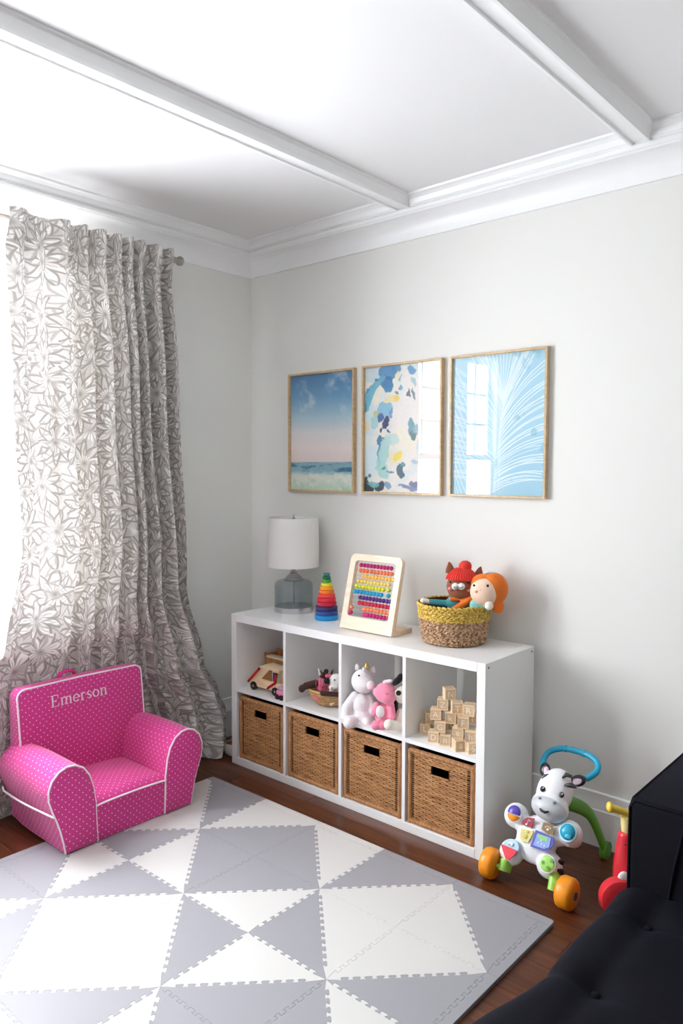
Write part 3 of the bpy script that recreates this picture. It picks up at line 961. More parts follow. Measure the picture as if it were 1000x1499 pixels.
# cloth coordinate = running length of the folded section at mid height
row = [Vector(curtain_pt(i/NU, 0.55)) for i in range(NU+1)]
acc = [0.0]
for i in range(NU): acc.append(acc[-1]+(row[i+1]-row[i]).length)
uvs = np.zeros((len(cme.loops), 2))
vi = np.zeros(len(cme.loops), dtype=np.int32); cme.loops.foreach_get('vertex_index', vi)
A_ = np.array(acc)
uvs[:, 0] = A_[vi % (NU+1)]; uvs[:, 1] = (vi//(NU+1))/NV*2.55
cuv.data.foreach_set('uv', uvs.ravel())
cur = thing('window_curtain', 'white curtain with grey leaf and petal print hanging beside the window', 'curtain', (0, 0, 0))
link('curtain_cloth', cme, curtain_mat(), cur)
rod = thing('curtain_rod', 'brushed metal curtain rod with ball finial above the window', 'curtain rod', (ROD_X, -0.585, ROD_Z))
MB().tube([(0, 0, 0), (0, -3.25, 0)], 0.0115, 14).build('rod', M_NICKEL, rod)
mb = MB(); mb.lathe([(0.0, 0.052), (0.012, 0.049), (0.021, 0.041), (0.024, 0.030), (0.021, 0.019), (0.013, 0.011), (0.009, 0.008), (0.015, 0.005), (0.016, -0.004), (0.012, -0.006)], 20, M=Matrix.Rotation(-PI/2, 4, 'X'))
mb.build('finial', M_NICKEL, rod)
for yy in (-0.015, -1.62, -3.2):
    mb = MB(); mb.tube([(0, yy, -0.012), (-0.04, yy, -0.02), (-ROD_X+0.004, yy, -0.02)], 0.006, 8); mb.cyl((-ROD_X+0.001, yy, -0.02), (-ROD_X+0.006, yy, -0.02), 0.02, 16)
    mb.build('bracket', M_NICKEL, rod)

# ================================================================== PINK ARMCHAIR
def dot_mat(name, base, dot):
    m, nt, b = new_mat(name)
    uv = nt.nodes.new('ShaderNodeUVMap'); uv.uv_map = 'UVMap'
    sp = nt.nodes.new('ShaderNodeSeparateXYZ'); nt.links.new(uv.outputs[0], sp.inputs[0])
    p = 0.0205
    x = NX(nt, sp.outputs[0])/p+100.0; y = NX(nt, sp.outputs[1])/p+100.0
    a = (x+y)*0.70711; c = (x-y)*0.70711+50.0
    fx = a.f('FRACT')-0.5; fy = c.f('FRACT')-0.5
    d = (fx*fx+fy*fy).f('SQRT')
    k = d.step(0.13, 0.08)
    mx = nt.nodes.new('ShaderNodeMix'); mx.data_type = 'RGBA'
    mx.inputs[6].default_value = rgb(*base); mx.inputs[7].default_value = rgb(*dot)
    nt.links.new(k.s, mx.inputs[0]); nt.links.new(mx.outputs[2], b.inputs['Base Color'])
    setp(b, Roughness=0.8); b.inputs['Sheen Weight'].default_value = 0.25
    no = nt.nodes.new('ShaderNodeTexNoise'); no.inputs['Scale'].default_value = 9
    tc = nt.nodes.new('ShaderNodeTexCoord'); nt.links.new(tc.outputs['Object'], no.inputs['Vector'])
    bp = nt.nodes.new('ShaderNodeBump'); bp.inputs['Strength'].default_value = 0.25; bp.inputs['Distance'].default_value = 0.02
    nt.links.new(no.outputs[0], bp.inputs['Height']); nt.links.new(bp.outputs[0], b.inputs['Normal'])
    return m
M_PINK = dot_mat('pink_dot_cotton', (208, 50, 136), (250, 214, 232))
M_PIPE = mat('white_piping', (246, 232, 240), 0.7, 0.02)
M_PINKP = mat('pink_webbing', (205, 40, 125), 0.8)
ch = thing('child_armchair', 'pink polka dot child armchair with white piping and embroidered name', 'armchair', (0.11, -1.178, 0.0136), 0.0)
# local: x forward from the back plane, y across, z up
CL = 0.468
def arm_outline(sg):
    p = [(0.160, 0.004), (0.164, 0.09), (0.166, 0.165), (0.176, 0.235), (0.192, 0.285), (0.218, 0.322), (0.252, 0.341), (0.285, 0.344), (0.318, 0.332), (0.346, 0.305), (0.360, 0.268), (0.360, 0.232), (0.348, 0.190), (0.330, 0.145), (0.316, 0.10), (0.304, 0.05), (0.296, 0.004)]
    return [(sg*a, b) for a, b in p]
def loft(secs, closed=True):
    mb = MB(); n = len(secs[0]); vs = [p for s in secs for p in s]; fs = []
    for i in range(len(secs)-1):
        for k in range(n if closed else n-1):
            j = (k+1) % n
            fs.append((i*n+k, i*n+j, (i+1)*n+j, (i+1)*n+k))
    fs.append(tuple(range(n))); fs.append(tuple((len(secs)-1)*n+k for k in reversed(range(n))))
    mb.add(vs, fs); return mb
for sg in (1, -1):
    out = arm_outline(sg)
    cy = sg*0.25; cz = 0.17
    secs = []
    for x, k in ((0.03, 0.93), (0.10, 0.985), (0.18, 1.0), (0.27, 1.0), (0.36, 1.0), (0.43, 1.0), (0.455, 0.995), (0.464, 0.985), (CL, 0.965)):
        puff = 1+0.02*math.sin(PI*x/CL)
        secs.append([(x, cy+(a-cy)*k*puff, max(0.002, cz+(b-cz)*k*(1.0 if b < 0.2 else puff))) for a, b in out])
    arm = loft(secs).build('arm', M_PINK, ch, uv=True, angle=60)
    MB().tube([(CL-0.006, cy+(a-cy)*1.0, cz+(b-cz)*1.0) for a, b in out], 0.0042, 8).build('piping', M_PIPE, arm)
    # band seam along the outer side
    side = [(x, sg*(0.342+0.012*math.sin(PI*x/CL)) if x > 0.03 else sg*0.33, 0.152+0.012*smoothstep(0, CL, x)) for x in [0.01+(CL-0.016)*i/10 for i in range(11)]]
    MB().tube(side, 0.004, 8).build('piping', M_PIPE, arm)
# base and seat cushion
MB().rbox(0.02, CL-0.012, -0.19, 0.19, 0.001, 0.14, 0.02, 3).build('base', M_PINK, ch, uv=True)
def seat_pt(u, v):
    y = -0.172+0.344*u; x = 0.10+(CL-0.012-0.10)*v
    e = min(1, min(u, 1-u)*6); g = min(1, (1-v)*14)
    z = 0.160+0.028*math.sin(PI*u)**0.5*math.sin(PI*min(1, v*0.85+0.08))+0.004*g
    z -= 0.012*(1-g)
    return (x, y, z)
mb = MB(); mb.grid(seat_pt, 24, 24)
mb.grid(lambda u, v: (CL-0.012+0.004*math.sin(PI*v), -0.172+0.344*u, 0.003+v*(seat_pt(u, 1)[2]-0.003)), 24, 8)
mb.build('seat_cushion', M_PINK, ch, uv=True, angle=70)
MB().tube([(CL-0.006, -0.164+0.328*i/16, seat_pt(i/16, 1)[2]+0.001) for i in range(17)], 0.0042, 8).build('piping', M_PIPE, ch)
# backrest
BH = 0.568
def back_outline(hw, zt, z0=0.02):
    r = 0.035
    hw -= 0.010
    return [(-hw, z0), (-hw, (z0+zt)/2)] + arc((-hw+r, zt-r), r, PI, PI/2, 6) + [(0, zt+0.004)] + arc((hw-r, zt-r), r, PI/2, 0, 6) + [(hw, (z0+zt)/2), (hw, z0)]
secs = []
for x, hw, zt in ((0.0, 0.292, BH-0.028), (0.006, 0.302, BH-0.012), (0.02, 0.308, BH-0.004), (0.04, 0.310, BH), (0.065, 0.310, BH), (0.080, 0.308, BH), (0.088, 0.302, BH-0.007)):
    o_ = back_outline(hw, zt)
    secs.append([(x+(0.06*(1-(b/BH)) if x > 0.05 else 0), a, b) for a, b in o_])
back = loft(secs).build('backrest', M_PINK, ch, uv=True, angle=60)
def back_front(z): return 0.088+0.06*(1-z/BH)
pp = back_outline(0.307, BH-0.003, 0.16)
MB().tube([(back_front(b)-0.004, a, b) for a, b in pp], 0.0042, 8).build('piping', M_PIPE, back)
MB().tube([(0.03, -0.03-0.055, BH-0.006), (0.03, -0.075, BH+0.018), (0.03, -0.045, BH+0.024), (0.03, -0.015, BH+0.018), (0.03, -0.005, BH-0.006)], 0.008, 8, flat=1.4).build('carry_handle', M_PINKP, ch)
# embroidered name: serif letters drawn as strokes (x, y, width) in units of the x-height
def ell_arc(cx, cy, rx, ry, a0, a1, n, w0, w1):
    out = []
    for i in range(n+1):
        a = math.radians(a0+(a1-a0)*i/n); k = abs(math.cos(a))
        out.append((cx+rx*math.cos(a), cy+ry*math.sin(a), w0+(w1-w0)*k))
    return out
TK, TN = 0.20, 0.08
def bar(x0, x1, y): return [(x0, y, TN), (x1, y, TN)]
def stem_(x, y0, y1): return [(x, y0, TK), (x, y1, TK)]
GLY = {
 'E': (1.25, [stem_(0.28, 0.0, 1.45), bar(0.05, 1.05, 0.04), bar(0.05, 1.02, 1.41), bar(0.28, 0.75, 0.74), [(1.02, 1.41, TN), (1.0, 1.1, TN)], [(1.05, 0.04, TN), (1.1, 0.38, TN)], [(0.75, 0.58, TN), (0.75, 0.9, TN)]]),
 'm': (1.72, [stem_(0.26, 0, 0.95), stem_(0.84, 0, 0.75), stem_(1.42, 0, 0.75), ell_arc(0.56, 0.72, 0.28, 0.22, 180, 0, 8, TN, TK), ell_arc(1.14, 0.72, 0.28, 0.22, 180, 0, 8, TN, TK), bar(0.08, 0.46, 0.03), bar(0.66, 1.04, 0.03), bar(1.24, 1.62, 0.03), bar(0.08, 0.28, 0.93)]),
 'e': (1.02, [ell_arc(0.5, 0.49, 0.38, 0.44, 0, 325, 18, TN, TK), bar(0.14, 0.88, 0.52)]),
 'r': (0.88, [stem_(0.26, 0, 0.95), ell_arc(0.56, 0.70, 0.28, 0.22, 180, 45, 7, TN, TK*0.8), bar(0.06, 0.52, 0.03), bar(0.08, 0.28, 0.93)]),
 's': (0.84, [[(0.68, 0.72, TN), (0.62, 0.88, TN), (0.42, 0.93, TN), (0.22, 0.86, TK*.8), (0.17, 0.70, TK), (0.30, 0.56, TK), (0.52, 0.46, TK), (0.65, 0.32, TK), (0.62, 0.14, TK*.8), (0.42, 0.05, TN), (0.2, 0.1, TN), (0.13, 0.27, TN)]]),
 'o': (1.06, [ell_arc(0.52, 0.49, 0.39, 0.44, 0, 360, 20, TN, TK)]),
 'n': (1.16, [stem_(0.26, 0, 0.95), stem_(0.86, 0, 0.75), ell_arc(0.57, 0.72, 0.29, 0.22, 180, 0, 8, TN, TK), bar(0.06, 0.46, 0.03), bar(0.66, 1.06, 0.03), bar(0.08, 0.28, 0.93)])}
def ribbon(mb, pts, th, fn):
    n = len(pts); L = []; R = []
    for i in range(n):
        a = Vector(pts[max(i-1, 0)][:2]); b = Vector(pts[min(i+1, n-1)][:2]); t = (b-a).normalized(); nn = Vector((-t.y, t.x))
        p = Vector(pts[i][:2]); w = pts[i][2]/2
        L.append(p+nn*w); R.append(p-nn*w)
    vs = [fn(p.x, p.y, 0) for p in L]+[fn(p.x, p.y, 0) for p in R]+[fn(p.x, p.y, th) for p in L]+[fn(p.x, p.y, th) for p in R]
    fs = []
    for i in range(n-1):
        fs += [(2*n+i, 3*n+i, 3*n+i+1, 2*n+i+1), (i, 2*n+i, 2*n+i+1, i+1), (n+i, n+i+1, 3*n+i+1, 3*n+i)]
    fs += [(0, n, 3*n, 2*n), (n-1, 3*n-1, 4*n-1, 2*n-1)]
    mb.add(vs, fs)
M_THREAD = mat('white_thread', (250, 222, 238), 0.6, 0.05, 300)
total = sum(GLY[c][0] for c in 'Emerson')
XH = 0.272/total; px = 0.0
for c in 'Emerson':
    mb = MB()
    for st in GLY[c][1]:
        def fn(x, y, d, px=px):
            z = 0.466+y*XH
            return (back_front(z)+0.0012+d*1.0, -0.158+(px+x)*XH, z)
        ribbon(mb, st, 0.0012, fn)
    mb.build('embroidered_letter', M_THREAD, back, smooth=False)
    px += GLY[c][0]

# ================================================================== NAVY SOFA
def velvet():
    m, nt, b = new_mat('navy_velvet')
    tc = nt.nodes.new('ShaderNodeTexCoord'); no = nt.nodes.new('ShaderNodeTexNoise'); no.inputs['Scale'].default_value = 14; no.inputs['Detail'].default_value = 5
    nt.links.new(tc.outputs['Object'], no.inputs['Vector'])
    mx = nt.nodes.new('ShaderNodeMix'); mx.data_type = 'RGBA'
    mx.inputs[6].default_value = rgb(8, 7, 14); mx.inputs[7].default_value = rgb(13, 13, 24)
    nt.links.new(no.outputs[0], mx.inputs[0]); nt.links.new(mx.outputs[2], b.inputs['Base Color'])
    setp(b, Roughness=0.85); b.inputs['Specular IOR Level'].default_value = 0.15
    b.inputs['Sheen Weight'].default_value = 0.08; b.inputs['Sheen Roughness'].default_value = 0.35
    b.inputs['Sheen Tint'].default_value = rgb(90, 100, 150)
    return m
M_VELVET = velvet()
sf = thing('tufted_sofa', 'dark navy velvet sofa with tufted seat and square arm', 'sofa', (2.53, -0.965, 0.0))
# local: x into the seat, -y towards the near end
def seat_z(x, y):
    """button-tufted top surface"""
    g = 0.31
    a = (x-0.10)/g; b = (-y-0.12)/g
    h = 0.0
    da = a-round(a); db = b-round(b)
    r2 = math.hypot(da, db)
    h -= 0.018*math.exp(-(r2/0.16)**2)
    h -= 0.006*math.exp(-(min(abs(da), 9)/0.07)**2)*1.0
    h -= 0.007*math.exp(-(abs(db)/0.07)**2)
    return 0.430+h
SLEN, SDEP = 1.62, 0.66
def seat_top(u, v):
    # u across the seat from its front edge, v along it; the front edge rolls over
    if u < 0.22:
        w = u/0.22*PI/2
        x = -0.0+0.07*(1-math.cos(w))-0.012; dz = -0.085*(1-math.sin(w))
    else:
        x = 0.058+(SDEP-0.058)*(u-0.22)/0.78; dz = 0
    y = -0.004-SLEN*v
    bulge = 0.012*abs(math.sin(PI*(-y-0.12)/0.31))**0.6
    if u < 0.3: x -= bulge*(1-u/0.3)
    x -= (0.012+0.055*smoothstep(-0.46, -0.72, y))*max(0, 1-u/0.6)
    return (x, y, seat_z(max(x, 0), y)+dz)
mb = MB(); mb.grid(seat_top, 60, 120)
mb.grid(lambda u, v: (lambda p: (p[0]+0.012*(1-u)*0+0.0, p[1], 0.20+(p[2]-0.20)*u))(seat_top(0, v)), 8, 120)
mb.build('seat_cushion', M_VELVET, sf, angle=80)
MB().rbox(0.015, SDEP+0.22, -SLEN-0.0, -0.004, 0.12, 0.215, 0.015, 2).build('base_frame', M_VELVET, sf)
for i in range(3):
    for j in range(6):
        x = 0.10+0.31*i; y = -0.12-0.31*j
        if y < -SLEN+0.03 or x > SDEP-0.02: continue
        MB().ell((x, y, seat_z(x, y)+0.002), (0.011, 0.011, 0.006), nu=12, nv=6).build('tuft_button', M_VELVET, sf)
for nm, y0, y1 in (('arm', 0.0, 0.50), ('arm', -SLEN-0.18, -SLEN-0.004)):
    a = MB().rbox(0.0, SDEP+0.22, y0, y1, 0.12, 0.655, 0.018, 3).build(nm, M_VELVET, sf)
    if y0 == 0.0:
        e = 0.004
        pts = [(e, 0.004, 0.14), (e, 0.004, 0.63), (e+0.012, 0.006, 0.65), (SDEP, 0.006, 0.651)]
        MB().tube(pts, 0.004, 8).build('piping', M_VELVET, a)
        MB().tube([(e, 0.004, 0.63), (e+0.003, 0.02, 0.651), (e+0.003, 0.48, 0.651)], 0.004, 8).build('piping', M_VELVET, a)
        MB().tube([(0.105, 0.0015, 0.40), (0.118, -0.0015, 0.5), (0.14, 0.0015, 0.62)], 0.004, 8).build('seam', M_VELVET, a)
MB().rbox(SDEP+0.005, SDEP+0.22, -SLEN, -0.004, 0.22, 0.86, 0.03, 3).build('backrest', M_VELVET, sf)
for x in (0.05, SDEP+0.16):
    for y in (0.42, -SLEN-0.1):
        MB().tube([(x, y, 0.0005), (x, y, 0.125)], [0.014, 0.022], 12).build('leg', mat('walnut_leg', (60, 38, 24), 0.4), sf)

# ================================================================== TABLE LAMP
M_CHROME = mat('chrome', (205, 205, 208), 0.1, 0.01, 20, metal=1.0)
lamp = thing('table_lamp', 'table lamp with white drum shade and smoked glass base on the shelf', 'lamp', (0.500, -0.163, SH+0.0004))
MB().lathe([(0.0, 0.0), (0.099, 0.0), (0.101, 0.002), (0.101, 0.026), (0.099, 0.028), (0.0, 0.028)], 48).build('foot', M_CHROME, lamp)
mb = MB(); mb.lathe([(0.0975, 0.0285), (0.0985, 0.04), (0.0985, 0.135), (0.094, 0.150), (0.080, 0.160), (0.050, 0.164), (0.046, 0.160), (0.078, 0.154), (0.089, 0.146), (0.0945, 0.133), (0.0945, 0.04), (0.0935, 0.0295), (0.0975, 0.0285)], 48)
mb.build('glass_body', glass_pane('smoked_glass', (0.86, 0.89, 0.90, 1), 1.5), lamp, angle=60)
mb = MB(); mb.lathe([(0.052, 0.1615), (0.053, 0.166), (0.046, 0.170), (0.040, 0.178), (0.026, 0.190), (0.018, 0.197), (0.020, 0.201), (0.016, 0.206), (0.011, 0.212), (0.015, 0.222), (0.011, 0.230), (0.009, 0.25), (0.0, 0.25)], 32)
mb.build('neck', M_CHROME, lamp)
MB().cyl((0, 0, 0.028), (0, 0, 0.165), 0.0045, 12).build('stem', M_CHROME, lamp)
mb = MB(); mb.cyl((0, 0, 0.25), (0, 0, 0.31), 0.014, 16); mb.ell((0, 0, 0.35), (0.028, 0.028, 0.04), nu=16, nv=10)
mb.build('bulb', mat('frosted_bulb', (240, 240, 238), 0.4), lamp)
m, nt, b = new_mat('white_linen_shade'); MATS['shade'] = m
b.inputs['Base Color'].default_value = rgb(247, 246, 243); setp(b, Roughness=0.8)
no = nt.nodes.new('ShaderNodeTexNoise'); no.inputs['Scale'].default_value = 900; bp = nt.nodes.new('ShaderNodeBump'); bp.inputs['Strength'].default_value = 0.15; bp.inputs['Distance'].default_value = 0.001
nt.links.new(no.outputs[0], bp.inputs['Height']); nt.links.new(bp.outputs[0], b.inputs['Normal'])
tl = nt.nodes.new('ShaderNodeBsdfTranslucent'); tl.inputs[0].default_value = rgb(245, 243, 238)
ms = nt.nodes.new('ShaderNodeMixShader'); ms.inputs[0].default_value = 0.18
nt.links.new(b.outputs[0], ms.inputs[1]); nt.links.new(tl.outputs[0], ms.inputs[2]); nt.links.new(ms.outputs[0], nt.nodes['Material Output'].inputs[0])
sh = MB().lathe([(0.131, 0.232), (0.132, 0.232), (0.1285, 0.482), (0.1275, 0.482), (0.131, 0.232)], 56).build('lamp_shade', m, lamp, angle=60)
mb = MB()
for k in range(3):
    a = 2*PI*k/3+0.4
    mb.tube([(0, 0, 0.474), (0.127*math.cos(a), 0.127*math.sin(a), 0.474)], 0.0018, 6)
mb.cyl((0, 0, 0.40), (0, 0, 0.476), 0.003, 8)
mb.build('shade_spider', M_CHROME, sh)
MB().lathe([(0.0, 0.50), (0.005, 0.498), (0.007, 0.492), (0.004, 0.486), (0.008, 0.482), (0.008, 0.476), (0, 0.476)], 16).build('finial', M_CHROME, lamp)

# ================================================================== STACKING TOWER
st_root = thing('stacking_tower', 'rainbow wooden stacking tower of round tiers beside the lamp', 'toy', (0.769, -0.205, SH+0.0004))
tiers = [((22, 140, 208), 0.058, 0.024), ((38, 66, 140), 0.055, 0.022), ((48, 42, 100), 0.0535, 0.021), ((190, 22, 62), 0.049, 0.020), ((222, 40, 58), 0.0455, 0.020), ((232, 66, 66), 0.042, 0.017),
         ((240, 120, 40), 0.037, 0.019), ((246, 166, 34), 0.033, 0.018), ((236, 216, 50), 0.029, 0.016), ((74, 164, 66), 0.0235, 0.018), ((24, 112, 74), 0.0205, 0.013), ((50, 112, 112), 0.0165, 0.016)]
z = 0.0
for k, (c, r, h) in enumerate(tiers):
    mb = MB(); e = 0.004
    mb.lathe([(0.0, z), (r-e, z), (r-0.001, z+e*0.6), (r, z+h/2), (r-0.001, z+h-e*0.6), (r-e, z+h), (0, z+h)], 36)
    mb.build('tier', mat('tier_paint_%d' % k, c, 0.45, 0.03), st_root)
    z += h+0.0002

# ================================================================== ABACUS
M_BEECH = pale_wood('pale_beech', (234, 208, 180), (246, 228, 206), 0.45, 8, (1.5, 6, 6))
ab = thing('bead_abacus', 'wooden abacus frame with ten rows of coloured beads on the shelf', 'abacus', (1.107, -0.322, SH+0.0004))
TH = 0.024; AW, AH = 0.298, 0.345
LEAN = Matrix.Rotation(-0.245, 4, 'X')
outer = rrect(-AW/2, AW/2, 0, AH, 0.028, 6)
# bottom corners square
outer = [(-AW/2, 0.0), (AW/2, 0.0)] + arc((AW/2-0.03, AH-0.03), 0.03, 0, PI/2, 7) + arc((-AW/2+0.03, AH-0.03), 0.03, PI/2, PI, 7)
hx, hz0, hz1 = AW/2-0.031, 0.058, AH-0.030
inner = rrect(-hx, hx, hz0, hz1, 0.016, 5)
mb = MB()
bm = bmesh.new()
vo_ = [bm.verts.new((a, 0, b)) for a, b in outer]; vi_ = [bm.verts.new((a, 0, b)) for a, b in inner]
eo = [bm.edges.new((vo_[i], vo_[(i+1) % len(vo_)])) for i in range(len(vo_))]
ei = [bm.edges.new((vi_[i], vi_[(i+1) % len(vi_)])) for i in range(len(vi_))]
bmesh.ops.triangle_fill(bm, use_beauty=True, use_dissolve=True, edges=eo+ei)
r_ = bmesh.ops.extrude_face_region(bm, geom=list(bm.faces))
for v in r_['geom']:
    if isinstance(v, bmesh.types.BMVert): v.co.y += TH
bmesh.ops.recalc_face_normals(bm, faces=bm.faces)
bmesh.ops.transform(bm, matrix=LEAN, verts=bm.verts)
zmin = min(v.co.z for v in bm.verts)
me = bpy.data.meshes.new('panel_frame'); bm.to_mesh(me); bm.free()
me.set_sharp_from_angle(angle=math.radians(30))
ZL = 0.0065
pf = link('panel_frame', me, M_BEECH, ab); pf.location = (0, 0, ZL)
MB().rbox(-AW/2+0.001, AW/2-0.001, 0.018, 0.158, 0.0, 0.021, 0.003, 2).build('base_board', M_BEECH, ab)
M_WIRE = mat('steel_wire', (190, 190, 195), 0.3, metal=1.0)
bead_cols = [(188, 20, 108), (238, 122, 78), (250, 196, 96), (246, 214, 110), (222, 222, 40), (24, 160, 212), (92, 40, 132), (204, 22, 66), (246, 138, 88), (202, 20, 120)]
rows_pos = []
sp_ = 0.0193
Lw = 2*hx
def run(a, n=10, sp=sp_): return [a*Lw+sp*(0.5+i) for i in range(n)]
rows_pos = [run(0.08), run(0.08, 3)+[x+0.006 for x in run(0.08+3*sp_/Lw, 7)], run(0.17), run(0.08), run(0.05, 9)+[Lw*0.05+sp_*10], run(0.02, 9)+[Lw*0.02+sp_*10.6],
            [Lw-x for x in run(0.0)], [Lw-x for x in run(0.0)], [0.011, 0.085]+[Lw-x for x in run(0.0, 8)], [0.011, 0.10]+[Lw-x for x in run(0.0, 8)]]
bmsh = []
for k, c in enumerate(bead_cols):
    mb = MB(); mb.lathe([(0.002, -0.0088), (0.0065, -0.0078), (0.0098, -0.0035), (0.0105, 0.0), (0.0098, 0.0035), (0.0065, 0.0078), (0.002, 0.0088)], 14, M=Matrix.Rotation(PI/2, 4, 'Y'))
    me = mb.mesh('bead'); me.materials.append(mat('bead_paint_%d' % k, c, 0.35, 0.02)); bmsh.append(me)
for k in range(10):
    zz = hz1-0.020-(hz1-hz0-0.036)*k/9
    w = MB(); w.cyl(LEAN @ Vector((-hx-0.01, TH/2, zz)), LEAN @ Vector((hx+0.01, TH/2, zz)), 0.0012, 6)
    wo = w.build('wire', M_WIRE, ab); wo.location = (0, 0, ZL)
    for x in rows_pos[k]:
        o = link('bead', bmsh[k], None, ab); o.location = LEAN @ Vector((-hx+min(max(x, 0.0098), Lw-0.0098), TH/2, zz)) + Vector((0, 0, ZL))

# ================================================================== ROPE BASKET WITH TWO DOLLS
def rope_mat(name, c1, c2):
    m, nt, b = new_mat(name)
    tc = nt.nodes.new('ShaderNodeTexCoord'); no = nt.nodes.new('ShaderNodeTexNoise'); no.inputs['Scale'].default_value = 105; no.inputs['Detail'].default_value = 2
    nt.links.new(tc.outputs['Object'], no.inputs['Vector'])
    rp = nt.nodes.new('ShaderNodeValToRGB'); rp.color_ramp.elements[0].position = 0.38; rp.color_ramp.elements[1].position = 0.6  # strong dark-to-light mottle makes up for weak shade between the braids
    rp.color_ramp.elements[0].color = rgb(*c1); rp.color_ramp.elements[1].color = rgb(*c2)
    nt.links.new(no.outputs[0], rp.inputs[0]); nt.links.new(rp.outputs[0], b.inputs['Base Color']); setp(b, Roughness=0.8)
    return m
M_ROPE_B = rope_mat('brown_rope', (122, 84, 56), (204, 168, 134))
M_ROPE_Y = rope_mat('yellow_rope', (172, 134, 46), (230, 198, 100))
BK = Vector((1.486, -0.182, SH+0.0005))
bk = thing('rope_basket', 'round woven basket, yellow above and brown below, holding two dolls', 'basket', BK)
def braid(R, z, n, r, ph, sg=1):
    """one course of twisted rope lying round the basket wall"""
    mb = MB()
    for k in range(n):
        a = 2*PI*(k+ph)/n; da = 2*PI/n
        p = []
        for i in range(4):
            t = i/3-0.5
            aa = a+da*t*1.25
            p.append(((R+0.0022*math.cos(PI*t))*math.cos(aa), (R+0.0022*math.cos(PI*t))*math.sin(aa), z+sg*0.0105*t))
        mb.tube(p, [r*0.55, r, r, r*0.55], 5)
    return mb
ncs = 15; BHH = 0.168
mats2 = (M_ROPE_B, M_ROPE_Y)
for part, (k0, k1, nm) in enumerate(((0, 9, 'brown_courses'), (9, ncs, 'yellow_courses'))):
    mb = MB()
    for k in range(k0, k1):
        t = k/(ncs-1); R = 0.131+0.022*t**0.9; z = 0.0105+t*(BHH-0.0155)
        q = braid(R, z, 46, 0.0054, 0.5*(k % 2), 1 if k % 2 else -1); mb.add(q.v, q.f)
    o = mb.build(nm, mats2[part], bk, angle=70); o['kind'] = 'stuff'
mb = MB(); mb.lathe([(0.0, 0.002), (0.129, 0.002), (0.1505, BHH-0.004), (0.1475, BHH-0.004), (0.126, 0.006), (0.0, 0.006)], 48)
mb.build('basket_wall', mat('basket_core', (84, 56, 32), 0.85), bk, angle=60)  # core coloured dark so the gaps between braids read as shaded

def fabric(name, c, rough=0.9, bump=0.25, bs=420, sheen=0.2, var=0.05):
    return mat(name, c, rough, var, 60, bump=bump, bscale=bs, sheen=sheen)
M_FOX = fabric('brown_felt', (146, 84, 58)); M_RED = fabric('red_knit', (226, 58, 46), bump=0.4); M_TEAL = fabric('teal_knit', (62, 142, 150))
M_ORG = fabric('orange_knit', (232, 118, 36), bump=0.5); M_PEACH = fabric('peach_felt', (247, 212, 188)); M_CREAM = fabric('cream_felt', (244, 232, 216))
M_WHITE_F = fabric('white_felt', (246, 244, 240)); M_BLK_F = fabric('black_felt', (22, 20, 22)); M_CHEEK = fabric('pink_felt', (240, 150, 150)); M_LIME = fabric('lime_knit', (196, 200, 84)); M_AQUA = fabric('aqua_knit', (138, 196, 198))
M_EYE = mat('toy_eye', (12, 10, 10), 0.15)
def eye(p, r, parent, n=None):
    MB().ell(p, (r, r*0.6, r), nu=12, nv=8).build('eye', M_EYE, parent)

# fox in a red bobble hat
fr = Frame(PY(672, 900, -0.185)-Vector((0, 0, 0)), 0.62)
fr = Frame((fr.P.x, fr.P.y, SH+0.008), 0.62)
fox = thing('fox_doll', 'brown fox doll in a red bobble hat leaning in the yellow rimmed basket', 'doll', fr.P, fr.rz, 'dolls in the rope basket')
hd = fr.loc(675, 858)
mb = MB(); mb.ell(hd, (0.062, 0.055, 0.058)); mb.ell(hd+Vector((0, -0.004, -0.022)), (0.056, 0.05, 0.04))
head = mb.soft('head', M_FOX, fox, 0.004, 6)
mb = MB(); mb.ell(hd+Vector((0.004, 0.006, 0.016)), (0.068, 0.062, 0.062), Euler((-0.1, 0.06, 0)), 36, 12, (0.545, 1.0))
hat = mb.build('bobble_hat', M_RED, fox)
rb = MB()
for k in range(40):
    a = 2*PI*k/40
    c = hd+Vector((0.004, 0.006, 0.016)); p = []
    for i in range(8):
        th = PI*(0.54+0.34*i/7)
        v = Vector((0.0685*math.sin(th)*math.cos(a), 0.0625*math.sin(th)*math.sin(a), -0.0625*math.cos(th)))
        v.rotate(Euler((-0.1, 0.06, 0))); p.append(c+v)
    rb.tube(p, 0.0026, 5)
o = rb.build('hat_ribs', M_RED, hat); o['kind'] = 'stuff'
mb = MB(); c = fr.loc(681, 829, 0.01); mb.ell(c, (0.028, 0.027, 0.025), nu=24, nv=16)
for v in range(len(mb.v)):
    q = Vector(mb.v[v]); mb.v[v] = tuple(c+(q-c)*(1+0.05*math.sin(q.x*900)*math.sin(q.z*850+1)))
mb.build('pompom', M_RED, hat)
for (u, v, t) in ((659, 829, -0.25), (701, 836, 0.5)):
    c = fr.loc(u, v, 0.008); mb = MB()
    mb.tube([c+Vector((0.006*t, 0, -0.03)), c+Vector((0, 0, -0.008)), c+Vector((t*0.01, 0, 0.010)), c+Vector((t*0.02, 0, 0.022))], [0.020, 0.018, 0.010, 0.002], 12, flat=0.5, up=(0, 1, 0))
    mb.soft('ear', M_FOX, fox, 0.003, 4)
mz = MB()
for s in (-1, 1): mz.ell(fr.loc(671+s*4.6, 858.5, -0.052), (0.0155, 0.010, 0.0155))
mz.soft('muzzle', M_WHITE_F, fox, 0.0028, 3)
for s in (-1, 1):
    c = fr.loc(671+s*3.6, 858.5, -0.063)
    MB().tube([c+Vector((0.009*math.cos(a), -0.0005, 0.007*math.sin(a))) for a in [PI+PI*i/8 for i in range(9)]], 0.0011, 5).build('mouth', M_EYE, fox)
